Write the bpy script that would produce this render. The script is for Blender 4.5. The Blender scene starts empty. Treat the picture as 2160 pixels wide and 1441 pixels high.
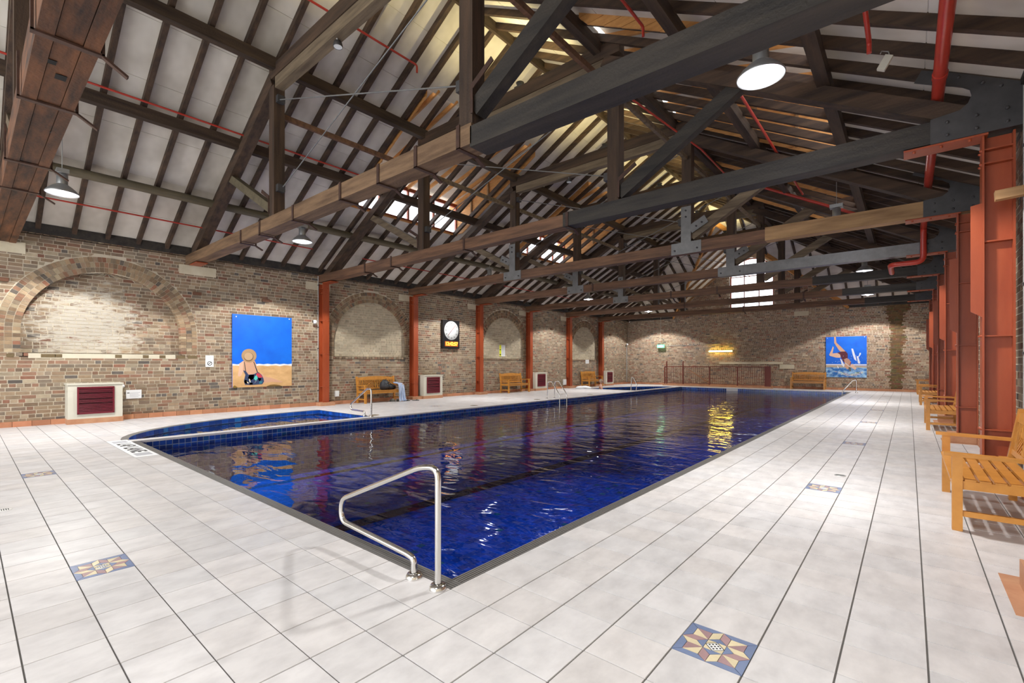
import bpy, math, random
import numpy as np
from mathutils import Vector, Matrix
random.seed(7)
S = bpy.context.scene
C = S.collection
PI = math.pi

# ------------------------------------------------------------------ camera
CAM_H = 1.386
FPX = 984.93
YAW = math.radians(40.358)
cd = bpy.data.cameras.new('camera')
cd.sensor_width = 36.0
cd.lens = FPX / 2160.0 * 36.0
cd.shift_y = (767.5 - 720.5) / 2160.0
cd.clip_start = 0.05
cd.clip_end = 300
cam = bpy.data.objects.new('camera', cd)
C.objects.link(cam)
cam.location = (0, 0, CAM_H)
cam.rotation_euler = (PI / 2, 0, YAW)
S.camera = cam

# ------------------------------------------------------------------ world, exposure
w = bpy.data.worlds.new('daylight')
S.world = w
w.use_nodes = True
bg = w.node_tree.nodes['Background']
bg.inputs[0].default_value = (0.97, 0.985, 1.0, 1)
bg.inputs[1].default_value = 3.2
S.view_settings.view_transform = 'Standard'
S.view_settings.look = 'None'
S.view_settings.gamma = 1.0
S.view_settings.use_curve_mapping = False
S.view_settings.exposure = 0.60
LAMP_W = 720.0
UP_W = 100.0

# ------------------------------------------------------------------ projection (for choosing the largest pieces)
_s, _c = math.sin(YAW), math.cos(YAW)
def proj(x, y, z):
    d = -_s * x + _c * y
    l = _c * x + _s * y
    if d < 0.1:
        return None
    return 1080 + FPX * l / d, 767.5 - FPX * (z - CAM_H) / d, d

# ------------------------------------------------------------------ materials
MATS = {}
ATTR = set()
def M(name, col, rough=0.6, metal=0.0, col2=None, scale=(4, 4, 4), detail=5.0, lo=0.3, hi=0.7, bump=0.0,
      bscale=40.0, attr=False, spec=0.5, emit=None, estr=0.0):
    m = bpy.data.materials.new(name)
    m.use_nodes = True
    nt = m.node_tree
    b = nt.nodes['Principled BSDF']
    b.inputs['Roughness'].default_value = rough
    b.inputs['Metallic'].default_value = metal
    b.inputs['Specular IOR Level'].default_value = spec
    out = None
    geo = nt.nodes.new('ShaderNodeNewGeometry')
    if col2 is not None:
        mp = nt.nodes.new('ShaderNodeMapping')
        mp.inputs['Scale'].default_value = scale
        nt.links.new(geo.outputs['Position'], mp.inputs['Vector'])
        n = nt.nodes.new('ShaderNodeTexNoise')
        n.inputs['Scale'].default_value = 1.0
        n.inputs['Detail'].default_value = detail
        n.inputs['Roughness'].default_value = 0.6
        nt.links.new(mp.outputs[0], n.inputs['Vector'])
        r = nt.nodes.new('ShaderNodeValToRGB')
        r.color_ramp.elements[0].position = lo
        r.color_ramp.elements[1].position = hi
        r.color_ramp.elements[0].color = (*col, 1)
        r.color_ramp.elements[1].color = (*col2, 1)
        nt.links.new(n.outputs['Fac'], r.inputs['Fac'])
        out = r.outputs['Color']
    if attr:
        ATTR.add(name)
        a = nt.nodes.new('ShaderNodeAttribute')
        a.attribute_name = 'bc'
        if out is None:
            out = a.outputs['Color']
        else:
            mx = nt.nodes.new('ShaderNodeMix')
            mx.data_type = 'RGBA'
            mx.blend_type = 'MULTIPLY'
            mx.inputs[0].default_value = 1.0
            nt.links.new(out, mx.inputs[6])
            nt.links.new(a.outputs['Color'], mx.inputs[7])
            out = mx.outputs[2]
    if out is None:
        b.inputs['Base Color'].default_value = (*col, 1)
    else:
        nt.links.new(out, b.inputs['Base Color'])
    if bump > 0:
        n2 = nt.nodes.new('ShaderNodeTexNoise')
        n2.inputs['Scale'].default_value = bscale
        n2.inputs['Detail'].default_value = 3
        nt.links.new(geo.outputs['Position'], n2.inputs['Vector'])
        bp = nt.nodes.new('ShaderNodeBump')
        bp.inputs['Strength'].default_value = bump
        bp.inputs['Distance'].default_value = 0.01
        nt.links.new(n2.outputs['Fac'], bp.inputs['Height'])
        nt.links.new(bp.outputs['Normal'], b.inputs['Normal'])
    if emit:
        b.inputs['Emission Color'].default_value = (*emit, 1)
        b.inputs['Emission Strength'].default_value = estr
    MATS[name] = m
    return m

M('brick', (0.80, 0.78, 0.76), 0.9, col2=(1.12, 1.1, 1.08), scale=(9, 9, 14), attr=True, bump=0.35, bscale=60)
M('brick_stained', (0.80, 0.78, 0.76), 0.9, col2=(1.12, 1.1, 1.08), scale=(9, 9, 14), attr=True, bump=0.35, bscale=60)
M('mortar', (0.50, 0.44, 0.34), 0.95, col2=(0.66, 0.59, 0.47), scale=(3, 3, 3), bump=0.3, bscale=80)
M('stained_mortar', (0.09, 0.05, 0.02), 0.95, col2=(0.30, 0.21, 0.11), scale=(5, 5, 3))
M('mortar_render', (0.54, 0.49, 0.38), 0.95, col2=(0.64, 0.59, 0.47), scale=(2, 2, 3), bump=0.2, bscale=80)
M('sandstone', (0.55, 0.48, 0.34), 0.9, col2=(0.66, 0.60, 0.46), scale=(3, 3, 3), bump=0.2)
M('floor_tile', (0.525, 0.515, 0.525), 0.38, col2=(0.675, 0.665, 0.675), scale=(7, 4, 4), detail=6, lo=0.28, hi=0.62, attr=True, spec=0.35, bump=0.05, bscale=30)
M('grout', (0.10, 0.095, 0.09), 0.9)
M('grout_light', (0.42, 0.42, 0.40), 0.9)
M('terracotta', (0.42, 0.17, 0.085), 0.75, col2=(0.55, 0.26, 0.14), scale=(3, 3, 3), attr=True)
M('plinth', (0.42, 0.19, 0.10), 0.75, col2=(0.55, 0.30, 0.17), scale=(4, 4, 4))
M('panel_white', (0.50, 0.46, 0.395), 0.85, col2=(0.75, 0.705, 0.63), scale=(0.9, 1.3, 0.9), detail=3, lo=0.3, hi=0.65)
M('roof_sheet', (0.2, 0.2, 0.2), 0.8)
M('batten_white', (0.75, 0.73, 0.70), 0.7)
WD1, WD2 = (0.022, 0.013, 0.009), (0.105, 0.060, 0.034)
M('wood_dark_x', WD1, 0.72, col2=WD2, scale=(0.8, 9, 9), bump=0.4, bscale=35, lo=0.3, hi=0.75)
M('wood_dark_y', WD1, 0.72, col2=(0.095, 0.06, 0.036), scale=(9, 0.8, 9), bump=0.4, bscale=35, lo=0.3, hi=0.75)
M('wood_dark_z', WD1, 0.72, col2=WD2, scale=(9, 9, 0.8), bump=0.4, bscale=35, lo=0.3, hi=0.75)
M('wood_black', (0.012, 0.011, 0.011), 0.6, col2=(0.052, 0.043, 0.034), scale=(0.8, 9, 9), bump=0.4, bscale=35)
M('wood_old', (0.016, 0.007, 0.004), 0.7, col2=(0.19, 0.072, 0.026), scale=(1.6, 9, 9), bump=0.5, bscale=30, lo=0.3, hi=0.72)
M('wood_brown', (0.07, 0.034, 0.019), 0.65, col2=(0.23, 0.115, 0.06), scale=(1.0, 11, 11), bump=0.4, bscale=30, lo=0.3, hi=0.72)
M('wood_grey', (0.09, 0.065, 0.04), 0.75, col2=(0.24, 0.18, 0.115), scale=(1.0, 11, 11), bump=0.4, bscale=30, lo=0.3, hi=0.72)
M('wood_worn', (0.075, 0.040, 0.020), 0.72, col2=(0.27, 0.165, 0.09), scale=(1.0, 11, 11), bump=0.4, bscale=30, lo=0.28, hi=0.72)
M('wood_olive', (0.09, 0.075, 0.045), 0.65, col2=(0.17, 0.14, 0.085), scale=(9, 0.9, 9), bump=0.3, bscale=30)
M('wood_tan', (0.22, 0.12, 0.05), 0.65, col2=(0.46, 0.28, 0.13), scale=(1.0, 9, 9), lo=0.3, hi=0.7)
M('wood_orange', (0.50, 0.22, 0.06), 0.6, col2=(0.70, 0.36, 0.12), scale=(4, 2, 12), lo=0.3, hi=0.7)
M('iron', (0.05, 0.028, 0.022), 0.55, metal=0.3, col2=(0.10, 0.05, 0.035), scale=(12, 12, 12))
M('steel_grey', (0.17, 0.17, 0.17), 0.5, metal=0.2, col2=(0.23, 0.23, 0.23), scale=(6, 6, 6))
M('steel_dark', (0.045, 0.044, 0.046), 0.5, metal=0.1, col2=(0.07, 0.068, 0.07), scale=(6, 6, 6))
M('red_paint', (0.29, 0.050, 0.015), 0.42, col2=(0.37, 0.075, 0.024), scale=(5, 5, 1.2), bump=0.12, bscale=120)
M('red_pipe', (0.42, 0.035, 0.022), 0.3, col2=(0.5, 0.05, 0.03), scale=(5, 5, 5))
M('rail_red', (0.16, 0.03, 0.018), 0.5)
M('bench_wood', (0.46, 0.19, 0.030), 0.38, col2=(0.60, 0.27, 0.05), scale=(7, 7, 7), spec=0.5)
M('stainless', (0.72, 0.71, 0.69), 0.16, metal=1.0)
M('zinc', (0.45, 0.46, 0.46), 0.4, metal=0.8)
M('conduit', (0.42, 0.42, 0.41), 0.5)
M('white_plastic', (0.80, 0.81, 0.80), 0.4)
M('black_plastic', (0.012, 0.012, 0.014), 0.4)
M('cream', (0.58, 0.56, 0.47), 0.7, col2=(0.64, 0.62, 0.53), scale=(2, 2, 2))
M('maroon', (0.16, 0.012, 0.025), 0.35)
M('hollow_black', (0.004, 0.004, 0.004), 0.8)  # black that stands for the dark inside holes and behind louvres
M('paper', (0.82, 0.84, 0.86), 0.7)
M('ink', (0.02, 0.02, 0.02), 0.7)
M('grey_print', (0.45, 0.46, 0.50), 0.7)
M('yellow', (0.8, 0.62, 0.02), 0.5)
M('signal_yellow', (0.75, 0.80, 0.02), 0.5)
M('painting', (0.5, 0.5, 0.5), 0.5, attr=True)
M('paint_sky', (0.0, 0.105, 0.66), 0.5, col2=(0.003, 0.17, 0.82), scale=(1.5, 1.5, 1.5))
M('paint_sand', (0.52, 0.30, 0.12), 0.6, col2=(0.72, 0.45, 0.21), scale=(6, 3, 6))
M('paint_sea', (0.01, 0.13, 0.45), 0.5, col2=(0.35, 0.58, 0.80), scale=(4, 4, 7), lo=0.42, hi=0.62)
M('dial', (0.80, 0.84, 0.85), 0.5)
M('led', (0.9, 0.3, 0.02), 0.5, emit=(1.0, 0.45, 0.04), estr=3.0)
M('led_back', (0.25, 0.05, 0.01), 0.5, emit=(0.5, 0.10, 0.01), estr=0.5)
M('lamp_glow', (1, 1, 1), 0.5, emit=(0.94, 0.95, 1.0), estr=110.0)
M('lamp_lens', (.8, .8, .85), 0.4, emit=(0.80, 0.79, 0.92), estr=0.8)
M('tube_glow', (1, 0.9, 0.4), 0.5, emit=(1.0, 0.72, 0.10), estr=32.0)
M('exit_green', (0.1, 0.7, 0.3), 0.5, emit=(0.12, 0.9, 0.35), estr=1.2)
M('exit_white', (0.8, 1, 0.85), 0.5, emit=(0.75, 1.0, 0.8), estr=2.0)
M('pool_tile', (0.8, 0.8, 0.8), 0.2, col2=(1.2, 1.2, 1.2), scale=(3, 3, 3), attr=True)
M('pool_grout', (0.42, 0.50, 0.56), 0.8)
M('gutter', (0.16, 0.155, 0.15), 0.5)
M('mosaic', (0.9, 0.9, 0.9), 0.3, col2=(1.05, 1.05, 1.05), scale=(20, 20, 20), attr=True)
M('skin', (0.55, 0.30, 0.22), 0.55)
M('hair', (0.28, 0.20, 0.14), 0.7)
M('swim', (0.75, 0.78, 0.82), 0.6)
M('denim', (0.20, 0.32, 0.60), 0.8, col2=(0.62, 0.68, 0.80), scale=(14, 14, 5))
M('bag', (0.012, 0.014, 0.02), 0.6, col2=(0.05, 0.055, 0.065), scale=(10, 10, 10))
M('shoe', (0.10, 0.095, 0.08), 0.7)
M('bronze', (0.24, 0.17, 0.07), 0.5)

def lime_mat():
    m = M('brick_lime', (0.80, 0.78, 0.76), 0.9, col2=(1.12, 1.1, 1.08), scale=(9, 9, 14), attr=True, bump=0.35, bscale=60)
    nt = m.node_tree
    b = nt.nodes['Principled BSDF']
    src = b.inputs['Base Color'].links[0].from_socket
    geo = nt.nodes.new('ShaderNodeNewGeometry')
    mp = nt.nodes.new('ShaderNodeMapping'); mp.inputs['Scale'].default_value = (1, 4.5, 15)
    n = nt.nodes.new('ShaderNodeTexNoise'); n.inputs['Scale'].default_value = 1.0; n.inputs['Detail'].default_value = 6; n.inputs['Roughness'].default_value = .65
    nt.links.new(geo.outputs['Position'], mp.inputs['Vector']); nt.links.new(mp.outputs[0], n.inputs['Vector'])
    d = nt.nodes.new('ShaderNodeVectorMath'); d.operation = 'DISTANCE'
    d.inputs[1].default_value = (-15.2, 1.95, 2.25)
    nt.links.new(geo.outputs['Position'], d.inputs[0])
    mr = nt.nodes.new('ShaderNodeMapRange'); mr.inputs['From Min'].default_value = .5; mr.inputs['From Max'].default_value = 1.7
    mr.inputs['To Min'].default_value = .15; mr.inputs['To Max'].default_value = -.22
    nt.links.new(d.outputs['Value'], mr.inputs['Value'])
    ad = nt.nodes.new('ShaderNodeMath'); ad.operation = 'ADD'
    nt.links.new(n.outputs['Fac'], ad.inputs[0]); nt.links.new(mr.outputs[0], ad.inputs[1])
    rp = nt.nodes.new('ShaderNodeValToRGB'); rp.color_ramp.elements[0].position = .47; rp.color_ramp.elements[1].position = .62
    nt.links.new(ad.outputs[0], rp.inputs['Fac'])
    mx = nt.nodes.new('ShaderNodeMix'); mx.data_type = 'RGBA'
    nt.links.new(rp.outputs['Color'], mx.inputs[0]); nt.links.new(src, mx.inputs[6]); mx.inputs[7].default_value = (.50, .46, .39, 1)
    nt.links.new(mx.outputs[2], b.inputs['Base Color'])
lime_mat()

def glass_mat(name, tint, tr, ior):
    m = bpy.data.materials.new(name)
    m.use_nodes = True
    nt = m.node_tree
    nt.nodes.clear()
    o = nt.nodes.new('ShaderNodeOutputMaterial')
    t = nt.nodes.new('ShaderNodeBsdfTransparent')
    t.inputs[0].default_value = (*tint, 1)
    g = nt.nodes.new('ShaderNodeBsdfGlossy')
    g.inputs['Roughness'].default_value = 0.02
    f = nt.nodes.new('ShaderNodeFresnel')
    f.inputs['IOR'].default_value = ior
    mx = nt.nodes.new('ShaderNodeMixShader')
    nt.links.new(f.outputs[0], mx.inputs[0])
    nt.links.new(t.outputs[0], mx.inputs[1])
    nt.links.new(g.outputs[0], mx.inputs[2])
    nt.links.new(mx.outputs[0], o.inputs[0])
    MATS[name] = m
    return m, f, g
gm_, gf_, gg_ = glass_mat('glass', (0.97, 0.98, 1.0), 1, 1.45)
_lw = gm_.node_tree.nodes.new('ShaderNodeLayerWeight')
_pw = gm_.node_tree.nodes.new('ShaderNodeMath'); _pw.operation = 'POWER'; _pw.inputs[1].default_value = 5
_ad = gm_.node_tree.nodes.new('ShaderNodeMath'); _ad.operation = 'MULTIPLY_ADD'; _ad.inputs[1].default_value = .5; _ad.inputs[2].default_value = .03
gm_.node_tree.links.new(_lw.outputs['Facing'], _pw.inputs[0]); gm_.node_tree.links.new(_pw.outputs[0], _ad.inputs[0])
_mixn = [n for n in gm_.node_tree.nodes if n.type == 'MIX_SHADER'][0]
gm_.node_tree.links.new(_ad.outputs[0], _mixn.inputs[0])
wm, wf, wg = glass_mat('water', (0.72, 0.83, 1.0), 1, 1.52)
wg.inputs['Roughness'].default_value = 0.03
_nt = wm.node_tree
_geo = _nt.nodes.new('ShaderNodeNewGeometry')
_mp = _nt.nodes.new('ShaderNodeMapping')
_mp.inputs['Rotation'].default_value = (0, 0, -0.6)
_mp.inputs['Scale'].default_value = (1.3, 3.0, 1.0)
_nt.links.new(_geo.outputs['Position'], _mp.inputs['Vector'])
_n = _nt.nodes.new('ShaderNodeTexNoise')
_n.inputs['Scale'].default_value = 1.0
_n.inputs['Detail'].default_value = 2.0
_n.inputs['Distortion'].default_value = 0.6
_nt.links.new(_mp.outputs[0], _n.inputs['Vector'])
_b = _nt.nodes.new('ShaderNodeBump')
_b.inputs['Strength'].default_value = 1.0
_b.inputs['Distance'].default_value = 0.022
_nt.links.new(_n.outputs['Fac'], _b.inputs['Height'])
_nt.links.new(_b.outputs[0], wf.inputs['Normal'])
_nt.links.new(_b.outputs[0], wg.inputs['Normal'])

# ------------------------------------------------------------------ mesh builder
BOXF = [(0, 3, 2, 1), (4, 5, 6, 7), (0, 1, 5, 4), (1, 2, 6, 5), (2, 3, 7, 6), (3, 0, 4, 7)]
class MB:
    def __init__(s):
        s.v = []; s.f = []; s.c = []; s.sm = []
    def add(s, vs, fs, col=None, smooth=False):
        k = len(s.v)
        s.v.extend([tuple(p) for p in vs])
        for f in fs:
            s.f.append(tuple(i + k for i in f)); s.c.append(col); s.sm.append(smooth)
        return s
    def box(s, x0, x1, y0, y1, z0, z1, col=None):
        return s.add([(x0, y0, z0), (x1, y0, z0), (x1, y1, z0), (x0, y1, z0), (x0, y0, z1), (x1, y0, z1), (x1, y1, z1), (x0, y1, z1)], BOXF, col)
    def cbox(s, x, y, z, w, d, h, col=None):
        return s.box(x - w / 2, x + w / 2, y - d / 2, y + d / 2, z - h / 2, z + h / 2, col)
    def beam(s, p, q, w, h, up=(0, 0, 1), col=None, off=(0, 0)):
        p = Vector(p); q = Vector(q); d = (q - p).normalized()
        up = Vector(up)
        if abs(d.dot(up)) > 0.98:
            up = Vector((1, 0, 0))
        r = d.cross(up).normalized(); u = r.cross(d).normalized()
        vs = []
        for e in (p, q):
            for a, b in ((-1, -1), (1, -1), (1, 1), (-1, 1)):
                vs.append(e + r * (a * w / 2 + off[0]) + u * (b * h / 2 + off[1]))
        return s.add(vs, [(0, 1, 2, 3), (7, 6, 5, 4), (0, 4, 5, 1), (1, 5, 6, 2), (2, 6, 7, 3), (3, 7, 4, 0)], col)
    def tube(s, pts, r, n=10, cap=True, col=None):
        pts = [Vector(p) for p in pts]
        rings = []
        up = None
        for i, p in enumerate(pts):
            d = (pts[min(i + 1, len(pts) - 1)] - pts[max(i - 1, 0)]).normalized()
            if up is None:
                up = Vector((0, 0, 1)) if abs(d.z) < 0.9 else Vector((1, 0, 0))
            a = d.cross(up).normalized(); up = a.cross(d).normalized()
            rr = r[i] if isinstance(r, (list, tuple)) else r
            rings.append([p + a * (rr * math.cos(2 * PI * k / n)) + up * (rr * math.sin(2 * PI * k / n)) for k in range(n)])
        vs = [v for g in rings for v in g]
        fs = []
        for i in range(len(pts) - 1):
            for k in range(n):
                fs.append((i * n + k, i * n + (k + 1) % n, (i + 1) * n + (k + 1) % n, (i + 1) * n + k))
        s.add(vs, fs, col, True)
        if cap:
            s.add(rings[0], [tuple(range(n))[::-1]], col)
            s.add(rings[-1], [tuple(range(n))], col)
        return s
    def lathe(s, prof, n=24, c=(0, 0, 0), axis='z', col=None):
        vs = []; fs = []
        for r, h in prof:
            for k in range(n):
                a = 2 * PI * k / n
                x, y, z = r * math.cos(a), r * math.sin(a), h
                if axis == 'x':
                    x, y, z = z, x, y
                elif axis == 'y':
                    x, y, z = y, z, x
                vs.append((c[0] + x, c[1] + y, c[2] + z))
        for i in range(len(prof) - 1):
            for k in range(n):
                fs.append((i * n + k, i * n + (k + 1) % n, (i + 1) * n + (k + 1) % n, (i + 1) * n + k))
        return s.add(vs, fs, col, True)
    def disc(s, c, r, n=24, axis='z', ry=None, col=None, flip=False):
        ry = r if ry is None else ry
        vs = []
        for k in range(n):
            a = 2 * PI * k / n
            x, y = r * math.cos(a), ry * math.sin(a)
            p = {'z': (x, y, 0), 'x': (0, x, y), 'y': (x, 0, y)}[axis]
            vs.append((c[0] + p[0], c[1] + p[1], c[2] + p[2]))
        return s.add(vs, [tuple(range(n))[::-1] if flip else tuple(range(n))], col)
    def prism(s, poly, axis, a, b, col=None):
        # poly: list of 2D points; axis x -> (y,z), y -> (x,z), z -> (x,y)
        def P(p, t):
            return {'x': (t, p[0], p[1]), 'y': (p[0], t, p[1]), 'z': (p[0], p[1], t)}[axis]
        n = len(poly)
        vs = [P(p, a) for p in poly] + [P(p, b) for p in poly]
        fs = [tuple(range(n))[::-1], tuple(range(n, 2 * n))]
        for k in range(n):
            fs.append((k, (k + 1) % n, n + (k + 1) % n, n + k))
        return s.add(vs, fs, col)
    def mesh(s, name, mat):
        me = bpy.data.meshes.new(name)
        me.from_pydata(s.v, [], s.f)
        if any(s.sm):
            me.polygons.foreach_set('use_smooth', s.sm)
        if mat in ATTR or any(c is not None for c in s.c):
            at = me.attributes.new('bc', 'FLOAT_COLOR', 'FACE')
            arr = np.ones((len(s.f), 4), dtype=np.float32)
            for i, c in enumerate(s.c):
                if c is not None:
                    arr[i, :3] = c
            at.data.foreach_set('color', arr.ravel())
        me.materials.append(MATS[mat])
        me.update()
        return me

def obj(name, mb, mat, parent=None):
    o = bpy.data.objects.new(name, mb.mesh(name, mat))
    C.objects.link(o)
    if parent is not None:
        o.parent = parent
    return o
def tag(o, label=None, cat=None, group=None, kind=None):
    if label: o['label'] = label
    if cat: o['category'] = cat
    if group: o['group'] = group
    if kind: o['kind'] = kind
    return o
def thing(name, label, cat, loc=(0, 0, 0), rotz=0.0, group=None):
    o = bpy.data.objects.new(name, None)
    o.empty_display_size = 0.1
    C.objects.link(o)
    o.location = loc
    o.rotation_euler = (0, 0, rotz)
    return tag(o, label, cat, group)
def dup(root, loc, rotz, label, group=None):
    r = root.copy(); C.objects.link(r); r.location = loc; r.rotation_euler = (0, 0, rotz); r['label'] = label
    if group: r['group'] = group
    for ch in list(root.children):
        c = ch.copy(); C.objects.link(c); c.parent = r
        for g in list(ch.children):
            d = g.copy(); C.objects.link(d); d.parent = c
    return r
def text_mesh(name, body, size, mat, mtx, parent, bold=0.0, ext=0.001):
    cu = bpy.data.curves.new(name, 'FONT')
    cu.body = body; cu.size = size; cu.align_x = 'CENTER'; cu.align_y = 'CENTER'; cu.extrude = ext; cu.offset = bold
    t = bpy.data.objects.new(name + '_tmp', cu)
    C.objects.link(t)
    dg = bpy.context.evaluated_depsgraph_get()
    me = bpy.data.meshes.new_from_object(t.evaluated_get(dg))
    bpy.data.objects.remove(t)
    me.transform(mtx)
    me.materials.clear(); me.materials.append(MATS[mat])
    o = bpy.data.objects.new(name, me)
    C.objects.link(o)
    o.parent = parent
    return o

class Pieces:
    """pieces of a surface: the largest on screen become parts, the rest one joined part"""
    def __init__(s):
        s.p = []
    def add(s, vs, fs, col, size):
        n = len(vs)
        cx = sum(v[0] for v in vs) / n; cy = sum(v[1] for v in vs) / n; cz = sum(v[2] for v in vs) / n
        pr = proj(cx, cy, cz)
        imp = 0
        if pr and -40 < pr[0] < 2200 and -40 < pr[1] < 1480:
            imp = size / pr[2] ** 2
        s.p.append((imp, vs, fs, col))
    def build(s, parent, name, mat, n=300, rest=None, split=True):
        s.p.sort(key=lambda t: -t[0])
        k = 0
        if split:
            for imp, vs, fs, col in s.p[:n]:
                if imp <= 0: break
                mb = MB(); mb.add(vs, fs, col)
                obj(name, mb, mat, parent); k += 1
        if k < len(s.p):
            mb = MB()
            for imp, vs, fs, col in s.p[k:]:
                mb.add(vs, fs, col)
            o = obj(rest or (name + '_field'), mb, mat, parent)
            o['kind'] = 'stuff'
OPENBOX = [(4, 5, 6, 7), (0, 1, 5, 4), (1, 2, 6, 5), (2, 3, 7, 6), (3, 0, 4, 7)]

# ================================================================== SETTING: floor, pools
XL, XR, YF, YN = -15.0, 1.0, 30.2, -8.5
PX, PY = 0.3165, 0.2945
PXL, PXR, PYN, PYF = -10.5, -2.148, 1.945, 28.155
DIV = -10.72
SA_C, SA_A, SA_B = (-10.75, 6.9515), 2.78, 4.98        # small curved pool near
SB_C, SB_A, SB_B = (-10.75, 22.56), 2.78, 5.35         # small curved pool far
WATER = -0.165
def inA(x, y, g=0.0):
    return x < DIV and y <= SA_C[1] and ((x - SA_C[0]) / (SA_A + g)) ** 2 + ((y - SA_C[1]) / (SA_B + g)) ** 2 < 1
def inB(x, y, g=0.0):
    return x < DIV and y >= SB_C[1] and ((x - SB_C[0]) / (SB_A + g)) ** 2 + ((y - SB_C[1]) / (SB_B + g)) ** 2 < 1

def ell(c, a, b, t):
    return (c[0] - a * math.sin(t), c[1] - b * math.cos(t))
NE = 40
EA = [ell(SA_C, SA_A, SA_B, PI / 2 * k / NE) for k in range(NE + 1)]        # from the near tip to the back corner
EB = [ell(SB_C, SB_A, -SB_B, PI / 2 * k / NE) for k in range(NE + 1)]

fm = MB()
zg = -0.0045
def frect(x0, x1, y0, y1):
    fm.box(x0, x1, y0, y1, zg - 0.25, zg)
frect(XL, XR, YN, PYN); frect(PXR, XR, PYN, PYF); frect(XL, XR, PYF + .03, YF)
frect(XL, PXL - .03, SA_C[1], SB_C[1])
for E_, yb in ((EA, PYN), (EB, PYF)):
    ring = [(XL, yb)] + [(DIV, yb)] + E_ if False else None
    for k in range(NE):
        a, b = E_[k], E_[k + 1]
        y0, y1 = a[1], b[1]
        lo, hi = (y0, y1) if y0 < y1 else (y1, y0)
        pa, pb = (a, b) if y0 < y1 else (b, a)
        fm.add([(XL, pa[1], zg), (pa[0], pa[1], zg), (pb[0], pb[1], zg), (XL, pb[1], zg)], [(0, 1, 2, 3)])
fm.box(XL, -10.75, SB_C[1] + SB_B, PYF, zg - 0.1, zg)
fm.box(XL, -10.75, PYN, SA_C[1] - SA_B, zg - 0.1, zg)
floor = tag(obj('floor', fm, 'grout'), 'white square ceramic tiles on the pool deck', 'floor', kind='structure')

STARS = [(4, 2 + 13 * k) for k in range(7)] + [(-7, -4), (-20, -4), (-31, 28), (-32, 41), (-32, 54)]
STARS = [s for s in STARS]
starset = set(STARS)
def clip_poly(poly, px, py, nx, ny):
    out = []
    for k in range(len(poly)):
        a, b = poly[k], poly[(k + 1) % len(poly)]
        da = (a[0] - px) * nx + (a[1] - py) * ny
        db = (b[0] - px) * nx + (b[1] - py) * ny
        if da >= 0: out.append(a)
        if da * db < 0:
            t = da / (da - db)
            out.append((a[0] + (b[0] - a[0]) * t, a[1] + (b[1] - a[1]) * t))
    return out
tp = Pieces()
rt = random.Random(3)
def tile_poly(poly, z=0.0, th=0.006, ins=0.0015, col=None, pc=tp, gap=0.0028):
    n = len(poly)
    cx = sum(p[0] for p in poly) / n; cy = sum(p[1] for p in poly) / n
    def sh(p, d):
        # move towards the centre by d on both axes
        dx, dy = p[0] - cx, p[1] - cy
        l = math.hypot(dx, dy) or 1
        f = max(0.0, 1 - d * 1.414 / l)
        return (cx + dx * f, cy + dy * f)
    lo = [sh(p, gap) for p in poly]; hi = [sh(p, gap + ins) for p in poly]
    vs = [(p[0], p[1], z - th) for p in lo] + [(p[0], p[1], z) for p in hi]
    fs = [tuple(range(n, 2 * n))] + [(k, (k + 1) % n, n + (k + 1) % n, n + k) for k in range(n)]
    area = abs(sum(poly[k][0] * poly[(k + 1) % n][1] - poly[(k + 1) % n][0] * poly[k][1] for k in range(n))) / 2
    pc.add(vs, fs, col, area)
for i in range(-42, 11):
    for j in range(-35, 97):
        if (i, j) in starset: continue
        x0, x1 = -2.148 + PX * i, -2.148 + PX * (i + 1)
        y0, y1 = PYN + PY * (j - 1), PYN + PY * j
        x0 = max(x0, XL); x1 = min(x1, XR); y1 = min(y1, YF)
        if x1 - x0 < 0.02 or y1 - y0 < 0.02: continue
        mx, my = (x0 + x1) / 2, (y0 + y1) / 2
        if PYN + 0.01 < my < PYF - 0.01:
            if PXL < mx < PXR: 
                if x0 < PXL - 0.03: x1 = PXL
                else: continue
            lim = DIV if (my < SA_C[1] or my > SB_C[1]) else PXL
            if mx < PXR and x1 > lim:
                x1 = lim
                if x1 - x0 < 0.02: continue
        poly = [(x0, y0), (x1, y0), (x1, y1), (x0, y1)]
        ok = True
        for fn, cc, a, b in ((inA, SA_C, SA_A, SA_B), (inB, SB_C, SB_A, SB_B)):
            ins = [fn(p[0] * 0.9999 + mx * 0.0001, p[1] * 0.9999 + my * 0.0001, 0.11) for p in poly]
            if all(ins): ok = False; break
            if any(ins):
                dx, dy = (mx - cc[0]) / (a + 0.11), (my - cc[1]) / (b + 0.11)
                l = math.hypot(dx, dy)
                p = (cc[0] + dx / l * (a + 0.11), cc[1] + dy / l * (b + 0.11))
                nx, ny = dx / (a + 0.11), dy / (b + 0.11); nl = math.hypot(nx, ny)
                poly = clip_poly(poly, p[0], p[1], nx / nl, ny / nl)
                if len(poly) < 3: ok = False; break
        if not ok: continue
        v = rt.uniform(0.95, 1.05); wv = rt.uniform(-0.012, 0.012)
        tile_poly(poly, col=(v + wv, v, v - wv))
tp.build(floor, 'tile', 'floor_tile', 300, 'tile_field')

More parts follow.
